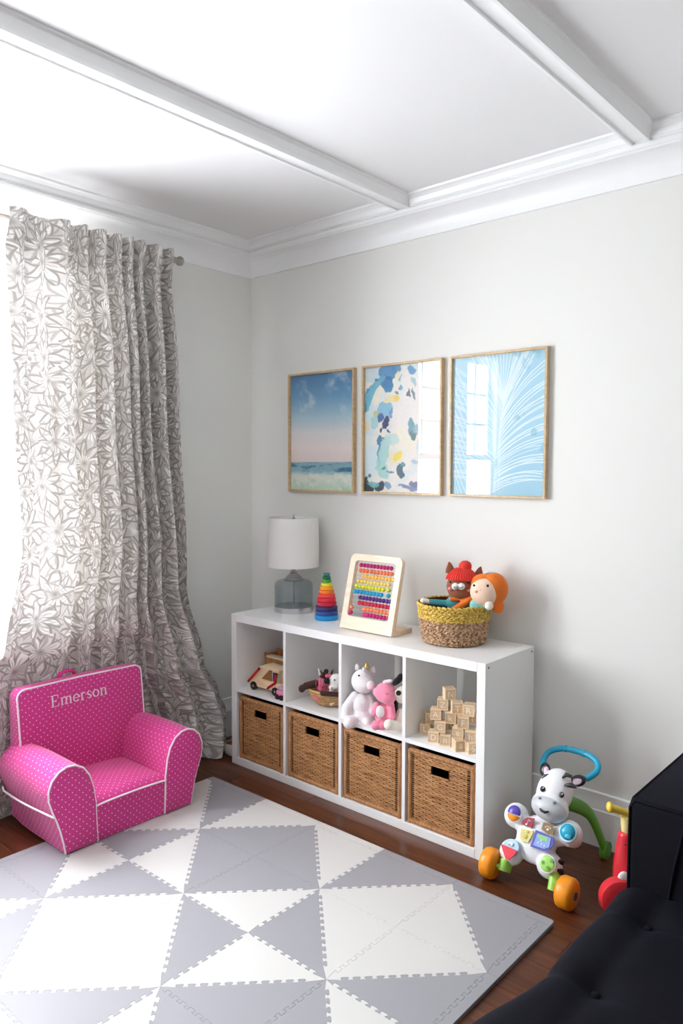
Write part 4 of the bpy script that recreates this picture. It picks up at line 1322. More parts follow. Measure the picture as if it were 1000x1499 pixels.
eye(fr.loc(659.5, 852, -0.047), 0.0048, fox); eye(fr.loc(686, 853.5, -0.046), 0.0052, fox)
for u, v in ((659, 862), (685, 864)): MB().ell(fr.loc(u, v, -0.043), (0.010, 0.006, 0.008), nu=14, nv=8).build('cheek', M_CHEEK, fox)
b0 = fr.loc(668, 905)
mb = MB(); mb.ell(Vector((b0.x, 0.01, 0.06)), (0.05, 0.042, 0.07)); mb.ell(fr.loc(666, 882, 0.0), (0.036, 0.032, 0.034))
capsule(mb, fr.loc(655, 884, 0.0), fr.loc(630, 881, 0.0), 0.016, 0.0125)
capsule(mb, (b0.x-0.02, -0.02, 0.03), (b0.x-0.03, -0.075, 0.012), 0.018, 0.014)
mb.soft('jumper', M_TEAL, fox, 0.004, 5)
mb = MB(); capsule(mb, fr.loc(627, 881, 0), fr.loc(619.5, 879.5, -0.002), 0.0125, 0.0135); mb.soft('hand', M_CREAM, fox, 0.0035, 4)
mb = MB(); capsule(mb, fr.loc(690, 876, -0.040), fr.loc(664, 893, -0.052), 0.012, 0.014)
capsule(mb, fr.loc(660, 877, -0.03), fr.loc(690, 876, -0.036), 0.008, 0.010)
mb.soft('scarf', M_ORG, fox, 0.0035, 4)

# red-haired doll
fr = Frame((PY(708, 890, -0.165).x, -0.165, SH+0.008), 0.50)
gd = thing('girl_doll', 'peach faced doll with orange hair and aqua dress in the yellow rimmed basket', 'doll', fr.P, fr.rz, 'dolls in the rope basket')
hd = fr.loc(710, 866, -0.01)
MB().ell(hd, (0.0615, 0.056, 0.060), nu=28, nv=18).build('head', M_PEACH, gd)
c = hd+Vector((0.028, 0.020, 0.006))
mb = MB(); mb.ell(c, (0.066, 0.060, 0.074), Euler((0.1, 0.35, 0)), 32, 20)
mb.ell(hd+Vector((0.004, 0.018, 0.022)), (0.066, 0.050, 0.050), Euler((0.2, 0.2, 0)), 32, 20); mb.ell(fr.loc(729, 888, 0.0), (0.026, 0.026, 0.030))
hair = mb.soft('hair', M_ORG, gd, 0.004, 4)
eye(fr.loc(694, 857, -0.062), 0.0050, gd); eye(fr.loc(714, 857.5, -0.0635), 0.0056, gd)
MB().ell(fr.loc(703, 864, -0.068), (0.003, 0.003, 0.0025), nu=10, nv=6).build('nose', M_PEACH, gd)
for u, v in ((697, 866), (712, 868)): MB().ell(fr.loc(u, v, -0.060), (0.007, 0.003, 0.006), nu=12, nv=6).build('cheek', mat('blush', (246, 196, 178), 0.9), gd)
mb = MB()
for k in range(5): mb.ell(fr.loc(716+2.2*(k-2), 837.5+0.5*abs(k-2), 0.0), (0.007, 0.006, 0.006), nu=10, nv=7)
mb.build('hair_bow', fabric('pale_blue_felt', (206, 220, 222)), gd)
mb = MB(); mb.ell(fr.loc(701, 886, -0.006), (0.040, 0.030, 0.034)); mb.ell((fr.loc(690, 905).x, -0.02, 0.06), (0.030, 0.028, 0.05)); capsule(mb, fr.loc(709, 885, -0.02), fr.loc(714, 891, -0.035), 0.015, 0.012)
mb.soft('dress_top', M_AQUA, gd, 0.004, 5)
mb = MB(); mb.ell(fr.loc(687, 898, -0.030), (0.048, 0.028, 0.026), Euler((0, -0.35, 0)))
mb.soft('skirt', M_LIME, gd, 0.004, 5)
MB().ell(fr.loc(716, 886.5, -0.05), (0.0175, 0.015, 0.019), nu=18, nv=12).build('hand', M_CREAM, gd)

# ================================================================== THINGS IN THE UPPER COMPARTMENTS
# ---- toy van
M_VANW = pale_wood('van_birch', (232, 200, 156), (248, 226, 192), 0.4, 8, (2, 8, 8))
M_REDP = mat('red_paint', (196, 22, 36), 0.35); M_TYRE = mat('toy_tyre', (26, 24, 24), 0.5)
fr = Frame((PZ(390, 1012, ZM).x, -0.335, ZM+0.0005), 0.0)
van = thing('toy_van', 'pale wooden toy van with red side bars and black wheels in the shelf', 'toy van', fr.P, 0, 'toy vehicles in the shelf')
yf = -0.045
L = lambda u, v: (lambda q: (q.x, q.z))(fr.loc(u, v, yf))
A = L(364.5, 1001); B = L(381, 976.5); Cc = L(410, 984); nose = A[0]; zt = B[1]
xr = nose+0.235
body = [(nose, 0.024), (nose-0.002, 0.045), (nose+0.012, 0.058), (nose+0.03, 0.062), (xr-0.02, 0.062), (xr, 0.055), (xr, 0.022), (xr-0.018, 0.020), (nose+0.15, 0.020), (nose+0.02, 0.020)]
fnv = lambda a, b, d: (a, d, b)
MB().prism(body, yf, -yf, fnv).build('body', M_VANW, van, angle=30)
xb = B[0]
MB().prism([(nose+0.012, 0.058), (xb-0.004, zt-0.006), (xb+0.004, zt), (xr-0.03, zt), (xr-0.022, zt-0.008), (xr-0.016, 0.06)], yf+0.008, -yf-0.008, fnv).build('cab', M_VANW, van, angle=30)
MB().rbox(xb-0.006, xr-0.02, yf, -yf, zt-0.004, zt+0.006, 0.003, 2).build('roof', M_VANW, van)
M_VWIN = mat('van_window_brown', (150, 104, 62), 0.35)
w0 = L(382, 994); w1 = L(395, 981)
MB().prism([(w0[0], 0.064), (w1[0]-0.006, w1[1]), (w1[0]+0.008, w1[1]), (w1[0]+0.008, 0.064)], yf+0.0045, yf+0.0085, fnv).build('window', M_VWIN, van, smooth=False)
MB().rbox(w1[0]+0.014, w1[0]+0.042, yf+0.0045, yf+0.0085, 0.064, zt-0.012, 0.002, 1).build('door_panel', mat('van_door_blue', (58, 58, 120), 0.4), van)
MB().rbox(w1[0]+0.062, xr-0.03, yf+0.0045, yf+0.0085, 0.066, zt-0.012, 0.002, 1).build('window', mat('van_window_green', (178, 190, 130), 0.4), van)
x2 = w1[0]+0.052
for p in ([(nose+0.004, 0.040), (xb-0.002, zt-0.006)], [(x2-0.060, 0.030), (x2-0.012, 0.062), (x2, zt-0.010)]):
    b_ = MB().tube([(a, yf-0.0045, z) for a, z in p], 0.0068, 8, flat=0.7, up=(0, 1, 0)).build('side_bar', M_REDP, van)
    for a, z in (p[0], p[-1]):
        MB().ell((a, yf-0.0075, z-0.002), (0.005, 0.005, 0.005), nu=12, nv=8).build('peg', M_TYRE, b_)
for xw in (L(372, 1004)[0], L(403.5, 1013)[0]):
    for s in (-1, 1):
        w = MB(); w.cyl((xw, s*0.036, 0.0205), (xw, s*0.052, 0.0205), 0.0205, 24)
        wo = w.build('wheel', M_TYRE, van)
        h = MB(); h.cyl((xw, s*0.0515, 0.0205), (xw, s*0.0535, 0.0205), 0.006, 14); h.build('hub', mat('hub_grey', (150, 140, 130), 0.5), wo)
# ---- honey coloured wooden carrier behind the van
M_HONEY = pale_wood('honey_wood', (150, 96, 44), (206, 146, 84), 0.4, 8, (3, 3, 1))
q = PY(391, 985, -0.16)
xc0 = PY(389.0, 965, -0.235).x; zt2 = PY(389.5, 955, -0.235).z
wc = thing('wooden_toy_box', 'honey brown wooden toy box with rounded post behind the toy van', 'toy box', (xc0, -0.225, ZM+0.0005))
HB = zt2-ZM
MB().tube([(0.008, -0.012, 0), (0.008, -0.012, HB)], 0.010, 16).build('post', M_HONEY, wc)
MB().rbox(0.008, 0.205, -0.020, -0.008, 0.0, HB-0.022, 0.003, 2).build('front_panel', M_HONEY, wc)
MB().rbox(0.008, 0.205, 0.062, 0.074, 0.0, HB+0.01, 0.003, 2).build('rear_panel', M_HONEY, wc)
MB().rbox(0.004, 0.016, -0.008, 0.062, 0.0, HB-0.004, 0.003, 2).build('end_panel', M_HONEY, wc)
MB().rbox(0.193, 0.205, -0.008, 0.062, 0.0, HB-0.004, 0.003, 2).build('end_panel', M_HONEY, wc)
MB().rbox(0.020, 0.200, -0.024, 0.020, HB-0.021, HB-0.010, 0.003, 2).build('lid_slat', mat('cream_paint', (240, 222, 192), 0.45), wc)
# ---- small pink car beside the van
fr = Frame((0.6575, -0.396, ZM+0.0005), 0.0)
pc = thing('toy_car', 'small pink toy car with dark wheels beside the wooden van', 'toy car', fr.P, fr.rz, 'toy vehicles in the shelf')
MB().rbox(-0.030, 0.022, -0.018, 0.018, 0.014, 0.044, 0.009, 3).build('body', mat('pink_paint', (226, 140, 170), 0.35), pc)
MB().rbox(-0.022, 0.016, -0.016, 0.016, 0.042, 0.064, 0.009, 3).build('cabin', mat('lilac_paint', (206, 160, 190), 0.35), pc)
for x in (-0.018, 0.012):
    for s in (-1, 1):
        w = MB(); w.cyl((x, s*0.013, 0.0125), (x, s*0.022, 0.0125), 0.0125, 18); w.build('wheel', mat('plum_tyre', (58, 28, 44), 0.5), pc)

# ---- shallow wicker bowl with two stuffed toys
M_BOWL = pale_wood('straw_strand', (170, 122, 70), (226, 186, 130), 0.6, 26, (1, 1, 4))
bx = Vector((0.872, -0.285, ZM+0.0005))
bowl = thing('wicker_bowl', 'small straw bowl with ribbon patches holding stuffed toys', 'bowl', bx)
mb = MB()
for k in range(9):
    t = k/8; R = 0.052+0.054*math.sin(t*PI/2)
    z_ = 0.005+0.070*t**1.3
    for j in range(30):
        a = 2*PI*(j+0.5*(k % 2))/30; p = [((R+0.0012*math.cos(PI*s))*math.cos(a+s*0.26), (R+0.0012*math.cos(PI*s))*math.sin(a+s*0.26), z_+0.006*s) for s in (-.5, 0, .5)]
        mb.tube(p, [0.003, 0.0048, 0.003], 5)
o = mb.build('woven_wall', M_BOWL, bowl, angle=70); o['kind'] = 'stuff'
MB().lathe([(0, 0.002), (0.046, 0.002), (0.075, 0.026), (0.100, 0.072), (0.0965, 0.072), (0.071, 0.028), (0.044, 0.006), (0, 0.006)], 36).build('bowl_core', M_BOWL, bowl, angle=60)
mb = MB(); mb.tube([(0.107*math.cos(a), 0.107*math.sin(a), 0.076) for a in [2*PI*i/40 for i in range(40)]], 0.0055, 8, closed=True); mb.build('rim', M_BOWL, bowl)
fb = Frame(bx, YAW)
for (u, v, c, w, an) in ((463, 1022, (214, 120, 130), 0.016, -0.6), (486, 1029, (240, 232, 214), 0.012, 0.6)):
    pt = fb.loc(u, v, -0.088); wv = fb.M.to_3x3() @ Vector((pt.x, pt.y, 0))
    mb = MB(); mb.rbox(-w, w, -0.003, 0.003, -0.008, 0.008, 0.0028, 2, M=Matrix.Translation(Vector((wv.x, wv.y, pt.z))) @ Matrix.Rotation(YAW+0.0, 4, 'Z') @ Matrix.Rotation(-an, 4, 'Y') @ Matrix.Rotation(-0.5, 4, 'X'))
    mb.build('ribbon_patch', fabric('ribbon_%d' % c[0], c), bowl)
fr = Frame((bx.x-0.01, bx.y-0.01, ZM+0.02), YAW)
M_SOCK = fabric('brown_sock', (66, 40, 32), bump=0.5, var=0.2); M_PSTR = fabric('pink_stripe', (244, 134, 168), var=0.15)
mk = thing('sock_monkey', 'brown sock monkey in a pink striped jumper lying in the straw bowl', 'stuffed toy', fr.P, fr.rz, 'stuffed toys in the straw bowl')
mb = MB(); mb.ell(fr.loc(470, 1003, -0.01), (0.030, 0.030, 0.032)); mb.ell(fr.loc(473, 1012, 0.0), (0.032, 0.03, 0.03))
jm = mb.soft('striped_jumper', M_PSTR, mk, 0.004, 5)
for k in range(6):
    u = 462+3.6*k; a = fr.loc(u, 994, -0.034); c = fr.loc(u+1.5, 1011, -0.036); mid = (a+c)/2+Vector((0, -0.009, 0))
    MB().tube([a+Vector((0, 0.012, 0)), mid, c+Vector((0, 0.012, 0))], 0.0014, 5).build('stripe', fabric('rose_stripe', (206, 84, 124)), jm)
MB().ell(fr.loc(472, 1006.5, -0.046), (0.004, 0.003, 0.004), nu=10, nv=6).build('button', mat('red_button', (170, 30, 60), 0.4), jm)
mb = MB(); capsule(mb, fr.loc(462, 1001, -0.02), fr.loc(448, 1004, -0.03), 0.020, 0.017); mb.ell(fr.loc(442, 1008, -0.035), (0.017, 0.016, 0.019))
mb.soft('arm', M_SOCK, mk, 0.004, 4)
mb = MB(); capsule(mb, fr.loc(472, 1015, -0.112), fr.loc(497, 1017, -0.110), 0.0125, 0.0125); mb.soft('arm', M_SOCK, mk, 0.0035, 4)
mb = MB(); mb.ell(fr.loc(475, 991, 0.02), (0.024, 0.024, 0.024)); mb.ell(fr.loc(477.5, 982.5, 0.012), (0.0125, 0.011, 0.0125)); mb.soft('head', M_SOCK, mk, 0.004, 4)
MB().tube([fr.loc(468.5, 988, -0.006), fr.loc(466.5, 979, -0.006)], [0.006, 0.0032], 10).build('felt_horn', M_WHITE_F, mk)
for u, v, du in ((471.5, 985, -3), (485, 984, 3)):
    MB().tube([fr.loc(u, v+3, 0.0), fr.loc(u+du*0.4, v-1, 0.0), fr.loc(u+du, v-4, 0.0)], [0.006, 0.005, 0.001], 8, flat=0.5, up=(0, 1, 0)).build('ear', fabric('grey_felt', (96, 88, 84)), mk)
pp_ = thing('puppy_plush', 'white puppy soft toy with black ear and pink bow in the straw bowl', 'stuffed toy', fr.P, fr.rz, 'stuffed toys in the straw bowl')
mb = MB(); mb.ell(fr.loc(492.5, 997, -0.048), (0.034, 0.030, 0.036)); mb.ell(fr.loc(489, 1006, -0.060), (0.026, 0.02, 0.018)); mb.ell(fr.loc(492, 1012, -0.03), (0.034, 0.03, 0.03)); mb.soft('body', M_WHITE_F, pp_, 0.004, 5)
MB().ell(fr.loc(478.5, 997, -0.066), (0.0135, 0.009, 0.0155), Euler((0, 0.3, 0)), 18, 12).build('ear', M_BLK_F, pp_)
eye(fr.loc(490, 995.5, -0.080), 0.0042, pp_)
MB().tube([fr.loc(485, 1006.5, -0.080), fr.loc(488, 1010, -0.081), fr.loc(493, 1010, -0.081)], 0.0013, 6).build('mouth', M_EYE, pp_)
for u, v in ((479.5, 989.5), (484, 990)): MB().ell(fr.loc(u, v, -0.045), (0.0115, 0.008, 0.010), nu=14, nv=8).build('bow', fabric('rose_bow', (222, 100, 130)), pp_)

# ---- unicorn
def fur(name, c):
    return mat(name, c, 0.95, 0.05, 90, bump=0.9, bscale=220, sheen=0.5)
M_FURW = fur('white_plush', (246, 242, 243)); M_FURP = fur('pink_plush', (248, 148, 176)); M_FURBL = fur('blush_plush', (248, 222, 230)); M_FURC = fur('cream_plush', (246, 238, 224)); M_FURK = fur('black_plush', (24, 22, 24))
fr = Frame((1.150, -0.335, ZM+0.0005), 0.60)
un = thing('unicorn_plush', 'fluffy white unicorn plush with gold horn sitting in the shelf', 'stuffed toy', fr.P, fr.rz, 'plush toys in the third compartment')
mb = MB()
mb.ell(fr.loc(530, 997, -0.01), (0.048, 0.045, 0.052)); mb.ell(fr.loc(534, 1002, -0.028), (0.040, 0.036, 0.038))
mb.ell(fr.loc(530, 1031, 0.0), (0.046, 0.042, 0.050)); mb.ell(fr.loc(530, 1048, 0.0), (0.055, 0.050, 0.046))
capsule(mb, fr.loc(519, 1018, 0.0), fr.loc(507, 1036, -0.02), 0.020, 0.022); capsule(mb, fr.loc(507, 1036, -0.02), fr.loc(505, 1050, -0.04), 0.022, 0.022)
capsule(mb, fr.loc(520, 1056, -0.02), fr.loc(511, 1058, -0.085), 0.027, 0.027); capsule(mb, fr.loc(537, 1056, -0.02), fr.loc(537, 1060, -0.06), 0.024, 0.024)
capsule(mb, fr.loc(542, 1022, 0.0), fr.loc(546, 1040, -0.02), 0.018, 0.018)
mb.soft('body', M_FURW, un, 0.0045, 6)
mb = MB(); mb.ell(fr.loc(543, 1003.5, -0.052), (0.021, 0.019, 0.022)); mb.soft('muzzle', M_FURBL, un, 0.004, 4)
for u, v, t in ((523, 975, -0.2), (547, 979, 0.3)):
    c = fr.loc(u, v, 0.0); mb = MB(); mb.tube([c+Vector((0, 0, -0.018)), c, c+Vector((t*0.012, 0, 0.012))], [0.012, 0.011, 0.002], 10, flat=0.5, up=(0, 1, 0)); mb.soft('ear', M_FURW, un, 0.003, 3)
c = fr.loc(537, 978, -0.018); mb = MB()
mb.lathe([(0.0125, -0.008), (0.0125, 0.0), (0.009, 0.012), (0.005, 0.022), (0.0, 0.027)], 16, c=c)
horn = mb.build('horn', mat('gold_lame', (206, 172, 96), 0.3, metal=0.8), un)
MB().tube([c+Vector(((0.0128-0.0009*i/2)*math.cos(i*0.7), (0.0128-0.0009*i/2)*math.sin(i*0.7), i*0.0009)) for i in range(26)], 0.0016, 5).build('spiral', MATS['gold_lame'], horn)
mb = MB()
for k in range(8): mb.ell(fr.loc(536+1.8*k-3, 980+1.4*k, -0.03+0.004*k), (0.010, 0.010, 0.012), nu=10, nv=8)
mb.soft('mane', fur('silver_plush', (228, 222, 228)), un, 0.0035, 4)
eye(fr.loc(525.5, 989, -0.046), 0.0042, un)

# ---- pink pony plush
fr = Frame((1.262, -0.372, ZM+0.0005), 0.62)
pk = thing('pink_plush', 'bright pink plush animal with pale tummy sitting beside the unicorn', 'stuffed toy', fr.P, fr.rz, 'plush toys in the third compartment')
mb = MB(); mb.ell(fr.loc(563.5, 1014, -0.0), (0.046, 0.042, 0.044)); mb.ell(fr.loc(568, 1020, -0.018), (0.034, 0.034, 0.034))
mb.ell(fr.loc(561, 1045, 0.012), (0.038, 0.034, 0.044))
capsule(mb, fr.loc(551, 1032, 0.0), fr.loc(547.5, 1044, -0.01), 0.014, 0.015); capsule(mb, fr.loc(572, 1031, -0.006), fr.loc(573.5, 1048, -0.022), 0.016, 0.019)
capsule(mb, fr.loc(556, 1058, -0.01), fr.loc(550, 1062, -0.028), 0.019, 0.021); capsule(mb, fr.loc(563, 1059, -0.008), fr.loc(559, 1063, -0.030), 0.016, 0.016)
mb.ell(fr.loc(549, 1013, 0.01), (0.012, 0.01, 0.018))
mb.soft('body', M_FURP, pk, 0.0042, 6)
mb = MB(); mb.ell(fr.loc(556.5, 1042, -0.024), (0.020, 0.010, 0.028)); mb.soft('tummy', M_FURW, pk, 0.0035, 4)
mb = MB()
for k in range(4): mb.ell(fr.loc(564+2.6*k, 998.5-0.5*k, 0.0), (0.012, 0.012, 0.009), nu=10, nv=8)
mb.soft('mane', M_FURBL, pk, 0.0035, 4)
MB().tube([fr.loc(564.5, 1014.5, -0.050), fr.loc(567, 1017, -0.053), fr.loc(569, 1014.5, -0.052)], 0.0013, 5).build('eye', mat('wine_thread', (130, 40, 70), 0.7), pk)

# ---- black and white puppy plush, half behind the divider
fr = Frame((1.338, -0.30, ZM+0.0005), 0.72)
pd = thing('panda_plush', 'cream plush with black ear and round black eye beside the pink plush', 'stuffed toy', fr.P, fr.rz, 'plush toys in the third compartment')
mb = MB(); mb.ell(fr.loc(590, 1016, -0.0), (0.040, 0.036, 0.042)); mb.ell(fr.loc(584, 1015.5, -0.024), (0.021, 0.018, 0.021))
mb.ell(fr.loc(590, 1052, 0.0), (0.036, 0.034, 0.055))
mb.soft('body', M_FURC, pd, 0.0042, 5)
mb = MB(); capsule(mb, fr.loc(585, 1063, -0.05), fr.loc(569.5, 1061, -0.092), 0.017, 0.0235); mb.soft('foot', M_FURC, pd, 0.004, 5)
mb = MB(); c = fr.loc(582, 996.5, -0.01); mb.ell(c, (0.030, 0.014, 0.015), Euler((0, -0.75, 0))); mb.ell(fr.loc(587, 991, -0.006), (0.016, 0.012, 0.016)); mb.soft('ear', M_FURK, pd, 0.0035, 4)
MB().ell(fr.loc(583.5, 1014.5, -0.046), (0.0115, 0.006, 0.0115), nu=18, nv=10).build('eye', M_FURK, pd)
mb = MB(); capsule(mb, fr.loc(578, 1030, 0.01), fr.loc(577.5, 1048, 0.005), 0.015, 0.017); mb.soft('arm', M_FURK, pd, 0.0035, 4)

# ---- alphabet blocks
M_BLOCK = pale_wood('basswood', (224, 196, 156), (243, 224, 194), 0.5, 14, (2, 2, 8)); M_BFACE = pale_wood('basswood_recess', (206, 174, 138), (226, 200, 168), 0.55, 14, (2, 2, 8)); M_BLET = mat('letter_cream', (246, 234, 214), 0.5)
BS = 0.0445
def block_mesh():
    bm = bmesh.new(); bmesh.ops.create_cube(bm, size=BS)
    for v in bm.verts: v.co.z += BS/2
    fs = list(bm.faces)
    r1 = bmesh.ops.inset_individual(bm, faces=fs, thickness=0.0042, depth=0.0)
    r2 = bmesh.ops.inset_individual(bm, faces=fs, thickness=0.0008, depth=-0.0014)
    for f in fs: f.material_index = 1
    me = bpy.data.meshes.new('block'); bm.to_mesh(me); bm.free()
    me.materials.append(M_BLOCK); me.materials.append(M_BFACE)
    return me
BME = block_mesh()
LET = {}
def letter_mesh(ch_):
    if ch_ not in LET:
        cu = bpy.data.curves.new('letter', 'FONT'); cu.body = ch_; cu.size = 0.034; cu.extrude = 0.0009; cu.align_x = 'CENTER'; cu.resolution_u = 3
        o = bpy.data.objects.new('letter', cu); COL.objects.link(o)
        dg = bpy.context.evaluated_depsgraph_get(); me = bpy.data.meshes.new_from_object(o.evaluated_get(dg))
        bpy.data.objects.remove(o); bpy.data.curves.remove(cu)
        zs = [v.co.y for v in me.vertices]; xs = [v.co.x for v in me.vertices]
        cz = (min(zs)+max(zs))/2; cx = (min(xs)+max(xs))/2
        for v in me.vertices: v.co.x -= cx; v.co.y -= cz
        me.materials.clear(); me.materials.append(M_BLET); LET[ch_] = me
    return LET[ch_]
# (pixel of the front face, level, depth y of the centre, turn, front letter, side letter)
BLK = [(632, 1082, 0, -.372, .42, 'D', 'K', 'on the shelf board before a block turned away'), (649.5, 1084, 0, -.372, .40, 'n', 'B', ''), (668, 1092, 0, -.385, .98, 'a', 'u', ''), (686, 1094, 0, -.375, 1.05, 'S', 'V', ''), (620.5, 1073, 0, -.315, .35, 'L', 'C', ''),
       (641.5, 1066, 1, -.360, .45, 'G', 'X', ''), (668, 1074.5, 1, -.376, .40, 'e', 'M', ''), (685.5, 1075, 1, -.376, .55, 'h', 'W', ''), (626, 1060, 1, -.300, .80, 'Y', 'V', ''), (659.5, 1064, 1, -.300, .62, 'O', 'J', ''),
       (635.5, 1047, 2, -.352, .42, 'A', 'F', ''), (656, 1051, 2, -.352, .58, 'k', 'P', ''), (674.5, 1056, 2, -.370, .55, 'F', 'E', ''), (690, 1056, 2, -.300, .3, 'I', 'N', ''),
       (645.5, 1031.5, 3, -.345, .45, 'Z', 'H', ''), (665.5, 1036.5, 3, -.350, .70, 'T', 'U', ''), (684, 1039, 3, -.340, .38, 'R', 'Q', ''), (654, 1018, 4, -.335, .85, 'N', 'B', '')]
for (u, v, lv, yc, rz, c1, c2, _) in BLK:
    P = PY(u, v, yc-0.018)
    case = 'capital' if c1.isupper() else 'small'
    row = ['bottom', 'second', 'third', 'fourth', 'topmost'][lv]
    r = thing('alphabet_block', 'pale wooden letter block with a %s %s in the %s tier of the block pile' % (case, c1, row), 'toy block', (P.x, yc, ZM+0.0004+lv*(BS+0.0002)), rz, 'alphabet blocks in the shelf')
    link('cube', BME, None, r)
    for ch_, M in ((c1, Matrix.Translation((0, -BS/2+0.0012, BS/2)) @ Matrix.Rotation(PI/2, 4, 'X')),
                   (c2, Matrix.Translation((BS/2-0.0012, 0, BS/2)) @ Matrix.Rotation(PI/2, 4, 'Z') @ Matrix.Rotation(PI/2, 4, 'X'))):
        l = link('letter', letter_mesh(ch_), None, r); l.matrix_local = M

# ================================================================== ZEBRA PUSH WALKER
M_WPL = mat('white_toy_plastic', (240, 240, 243), 0.28, 0.005); M_GPL = mat('grey_toy_plastic', (200, 203, 208), 0.32, 0.005); M_KPL = mat('black_toy_plastic', (24, 22, 26), 0.3)
M_OPL = mat('orange_toy_plastic', (244, 150, 24), 0.35); M_BPL = mat('blue_toy_plastic', (28, 160, 196), 0.3); M_LGPL = mat('lime_toy_plastic', (160, 214, 92), 0.35); M_GRPL = mat('green_toy_plastic', (92, 158, 44), 0.35)
SL = 0.6
fr = Frame((2.0, -0.50, 0.0), 0.0)
zb = thing('zebra_push_walker', 'zebra shaped push walker toy with orange wheels and blue handle beside the shelf', 'walker toy', fr.P)
TILT = Matrix.Rotation(-math.atan(SL), 4, 'X')          # local panel frame: x right, z up the leaning panel, -y outward
TI = TILT.inverted()
def wp(u, v, out=0.0):
    """panel point under pixel (u, v), raised 'out' above the leaning panel plane"""
    c = TI @ (fr.I @ CAM); d = TI.to_3x3() @ (fr.I.to_3x3() @ ray(u, v))
    t = (-out-c.y)/d.y
    return c+d*t
def panel_parts(mb): 
    mb.v = [tuple(TILT @ Vector(p)) for p in mb.v]; return mb
def W(cx, cy, out=0.0): return wp(690+cx*0.24, 1080+cy*0.24, out)
# body: one moulded shell of a torso with four lobes
mb = MB()
mb.ell(W(400, 620, 0.012), (0.078, 0.042, 0.085), nu=32, nv=20)
lobes = {'armL': (268, 470), 'armR': (592, 580), 'legL': (240, 695), 'legR': (470, 775)}
for nm, (a, b) in lobes.items():
    p = W(a, b, 0.022); c0 = W(410, 630, 0.0)
    mb.ell(p+Vector((0, 0.012, 0)), (0.046, 0.043, 0.046), nu=26, nv=18)
    capsule(mb, c0+(p-c0)*0.35+Vector((0, 0.005, 0)), p+Vector((0, 0.012, 0)), 0.035, 0.036)
    # conical lobe body going down and back
    capsule(mb, p+Vector((0, 0.012, 0)), p+Vector((0.006*(1 if 'R' in nm else -1), 0.035, -0.010)), 0.040, 0.034)
panel_parts(mb).soft('body', M_WPL, zb, 0.0045, 5)
def disc(name, cpt, r, depth, m, parent=zb, dome=0.0, n=32):
    mb = MB()
    prof = [(r, -depth), (r, 0.0)] + [(r*math.cos(a), dome*math.sin(a)) for a in [PI/2*i/8 for i in range(1, 9)]] if dome else [(r, -depth), (r*0.97, 0.0), (0, 0.0)]
    mb.lathe(prof, n, M=Matrix.Translation(cpt) @ Matrix.Rotation(PI/2, 4, 'X'))
    return panel_parts(mb).build(name, m, parent)
# head
mb = MB()
hc = W(505, 330, 0.030)
mb.ell(hc+Vector((0, 0.006, 0.0)), (0.066, 0.055, 0.088), Euler((0, 0.10, 0)), 32, 22)
mb.ell(W(480, 420, 0.045), (0.070, 0.050, 0.052), Euler((0, 0.10, 0)), 32, 20)
panel_parts(mb).soft('head', M_WPL, zb, 0.0045, 5)
mb = MB(); mb.ell(W(475, 432, 0.056), (0.068, 0.050, 0.044), Euler((0, 0.12, 0)), 36, 22); panel_parts(mb).build('muzzle', M_GPL, zb)
for a, b in ((420, 370), (508, 397)):
    mb = MB(); mb.ell(W(a, b, 0.098), (0.0065, 0.004, 0.005), nu=14, nv=8); panel_parts(mb).build('nostril', mat('dark_grey_plastic', (110, 112, 118), 0.4), zb)
mb = MB(); mb.tube([W(418, 430, 0.104), W(428, 445, 0.107), W(448, 455, 0.108), W(474, 450, 0.106)], [0.002, 0.0042, 0.005, 0.002], 8); panel_parts(mb).build('mouth', M_KPL, zb)
for a, b in ((435, 312), (551, 349)):
    mb = MB(); mb.ell(W(a, b, 0.080), (0.0095, 0.006, 0.0105), nu=18, nv=12); e_ = panel_parts(mb).build('eye', M_KPL, zb)
    mb = MB(); mb.ell(W(a+4, b-6, 0.087), (0.0026, 0.002, 0.0028), nu=10, nv=6); panel_parts(mb).build('highlight', M_WPL, e_)
for (a, b), an, sg in (((452, 198), -0.35, -1), ((652, 262), 1.15, 1)):
    mb = MB(); c = W(a, b, 0.020); mb.ell(c, (0.021, 0.013, 0.029), Euler((0, an, 0)), 22, 14); ear = panel_parts(mb).build('ear', M_KPL, zb)
    mb = MB(); mb.ell(W(a-sg*6, b+6, 0.033), (0.011, 0.005, 0.018), Euler((0, an, 0)), 18, 10); panel_parts(mb).build('inner_ear', mat('pale_pink_plastic', (226, 196, 214), 0.35), ear)
for pts in ([(555, 245), (580, 225), (612, 238)], [(568, 288), (600, 290), (640, 300)], [(432, 250), (452, 236), (478, 228)]):
    mb = MB(); mb.tube([W(a, b, 0.062 if a > 540 else 0.058) for a, b in pts], [0.003, 0.0085, 0.006], 10); panel_parts(mb).build('mane_stripe', M_KPL, zb)
# round activity faces on the lobes
d1 = disc('activity_face', W(262, 462, 0.061), 0.029, 0.01, M_WPL)
mb = MB(); mb.ell(W(262, 455, 0.061), (0.0255, 0.014, 0.0255), nu=28, nv=14, cut=(0.42, 1.0)); panel_parts(mb).build('roller_ball', mat('violet_plastic', (88, 68, 172), 0.3), d1)
mb = MB(); mb.ell(W(262, 465, 0.060), (0.0258, 0.0135, 0.0258), nu=28, nv=14, cut=(0.0, 0.44)); panel_parts(mb).build('roller_ball', M_OPL, d1)
d2 = disc('activity_face', W(588, 578, 0.061), 0.033, 0.01, mat('pale_aqua_plastic', (196, 230, 238), 0.3))
d2b = disc('ball', W(588, 574, 0.062), 0.0275, 0.006, M_BPL, d2, dome=0.016)
mb = MB(); mb.rbox(-0.011, 0.011, -0.005, 0.004, -0.009, 0.006, 0.003, 2, M=Matrix.Translation(W(592, 600, 0.076))); panel_parts(mb).build('flap', M_BPL, d2)
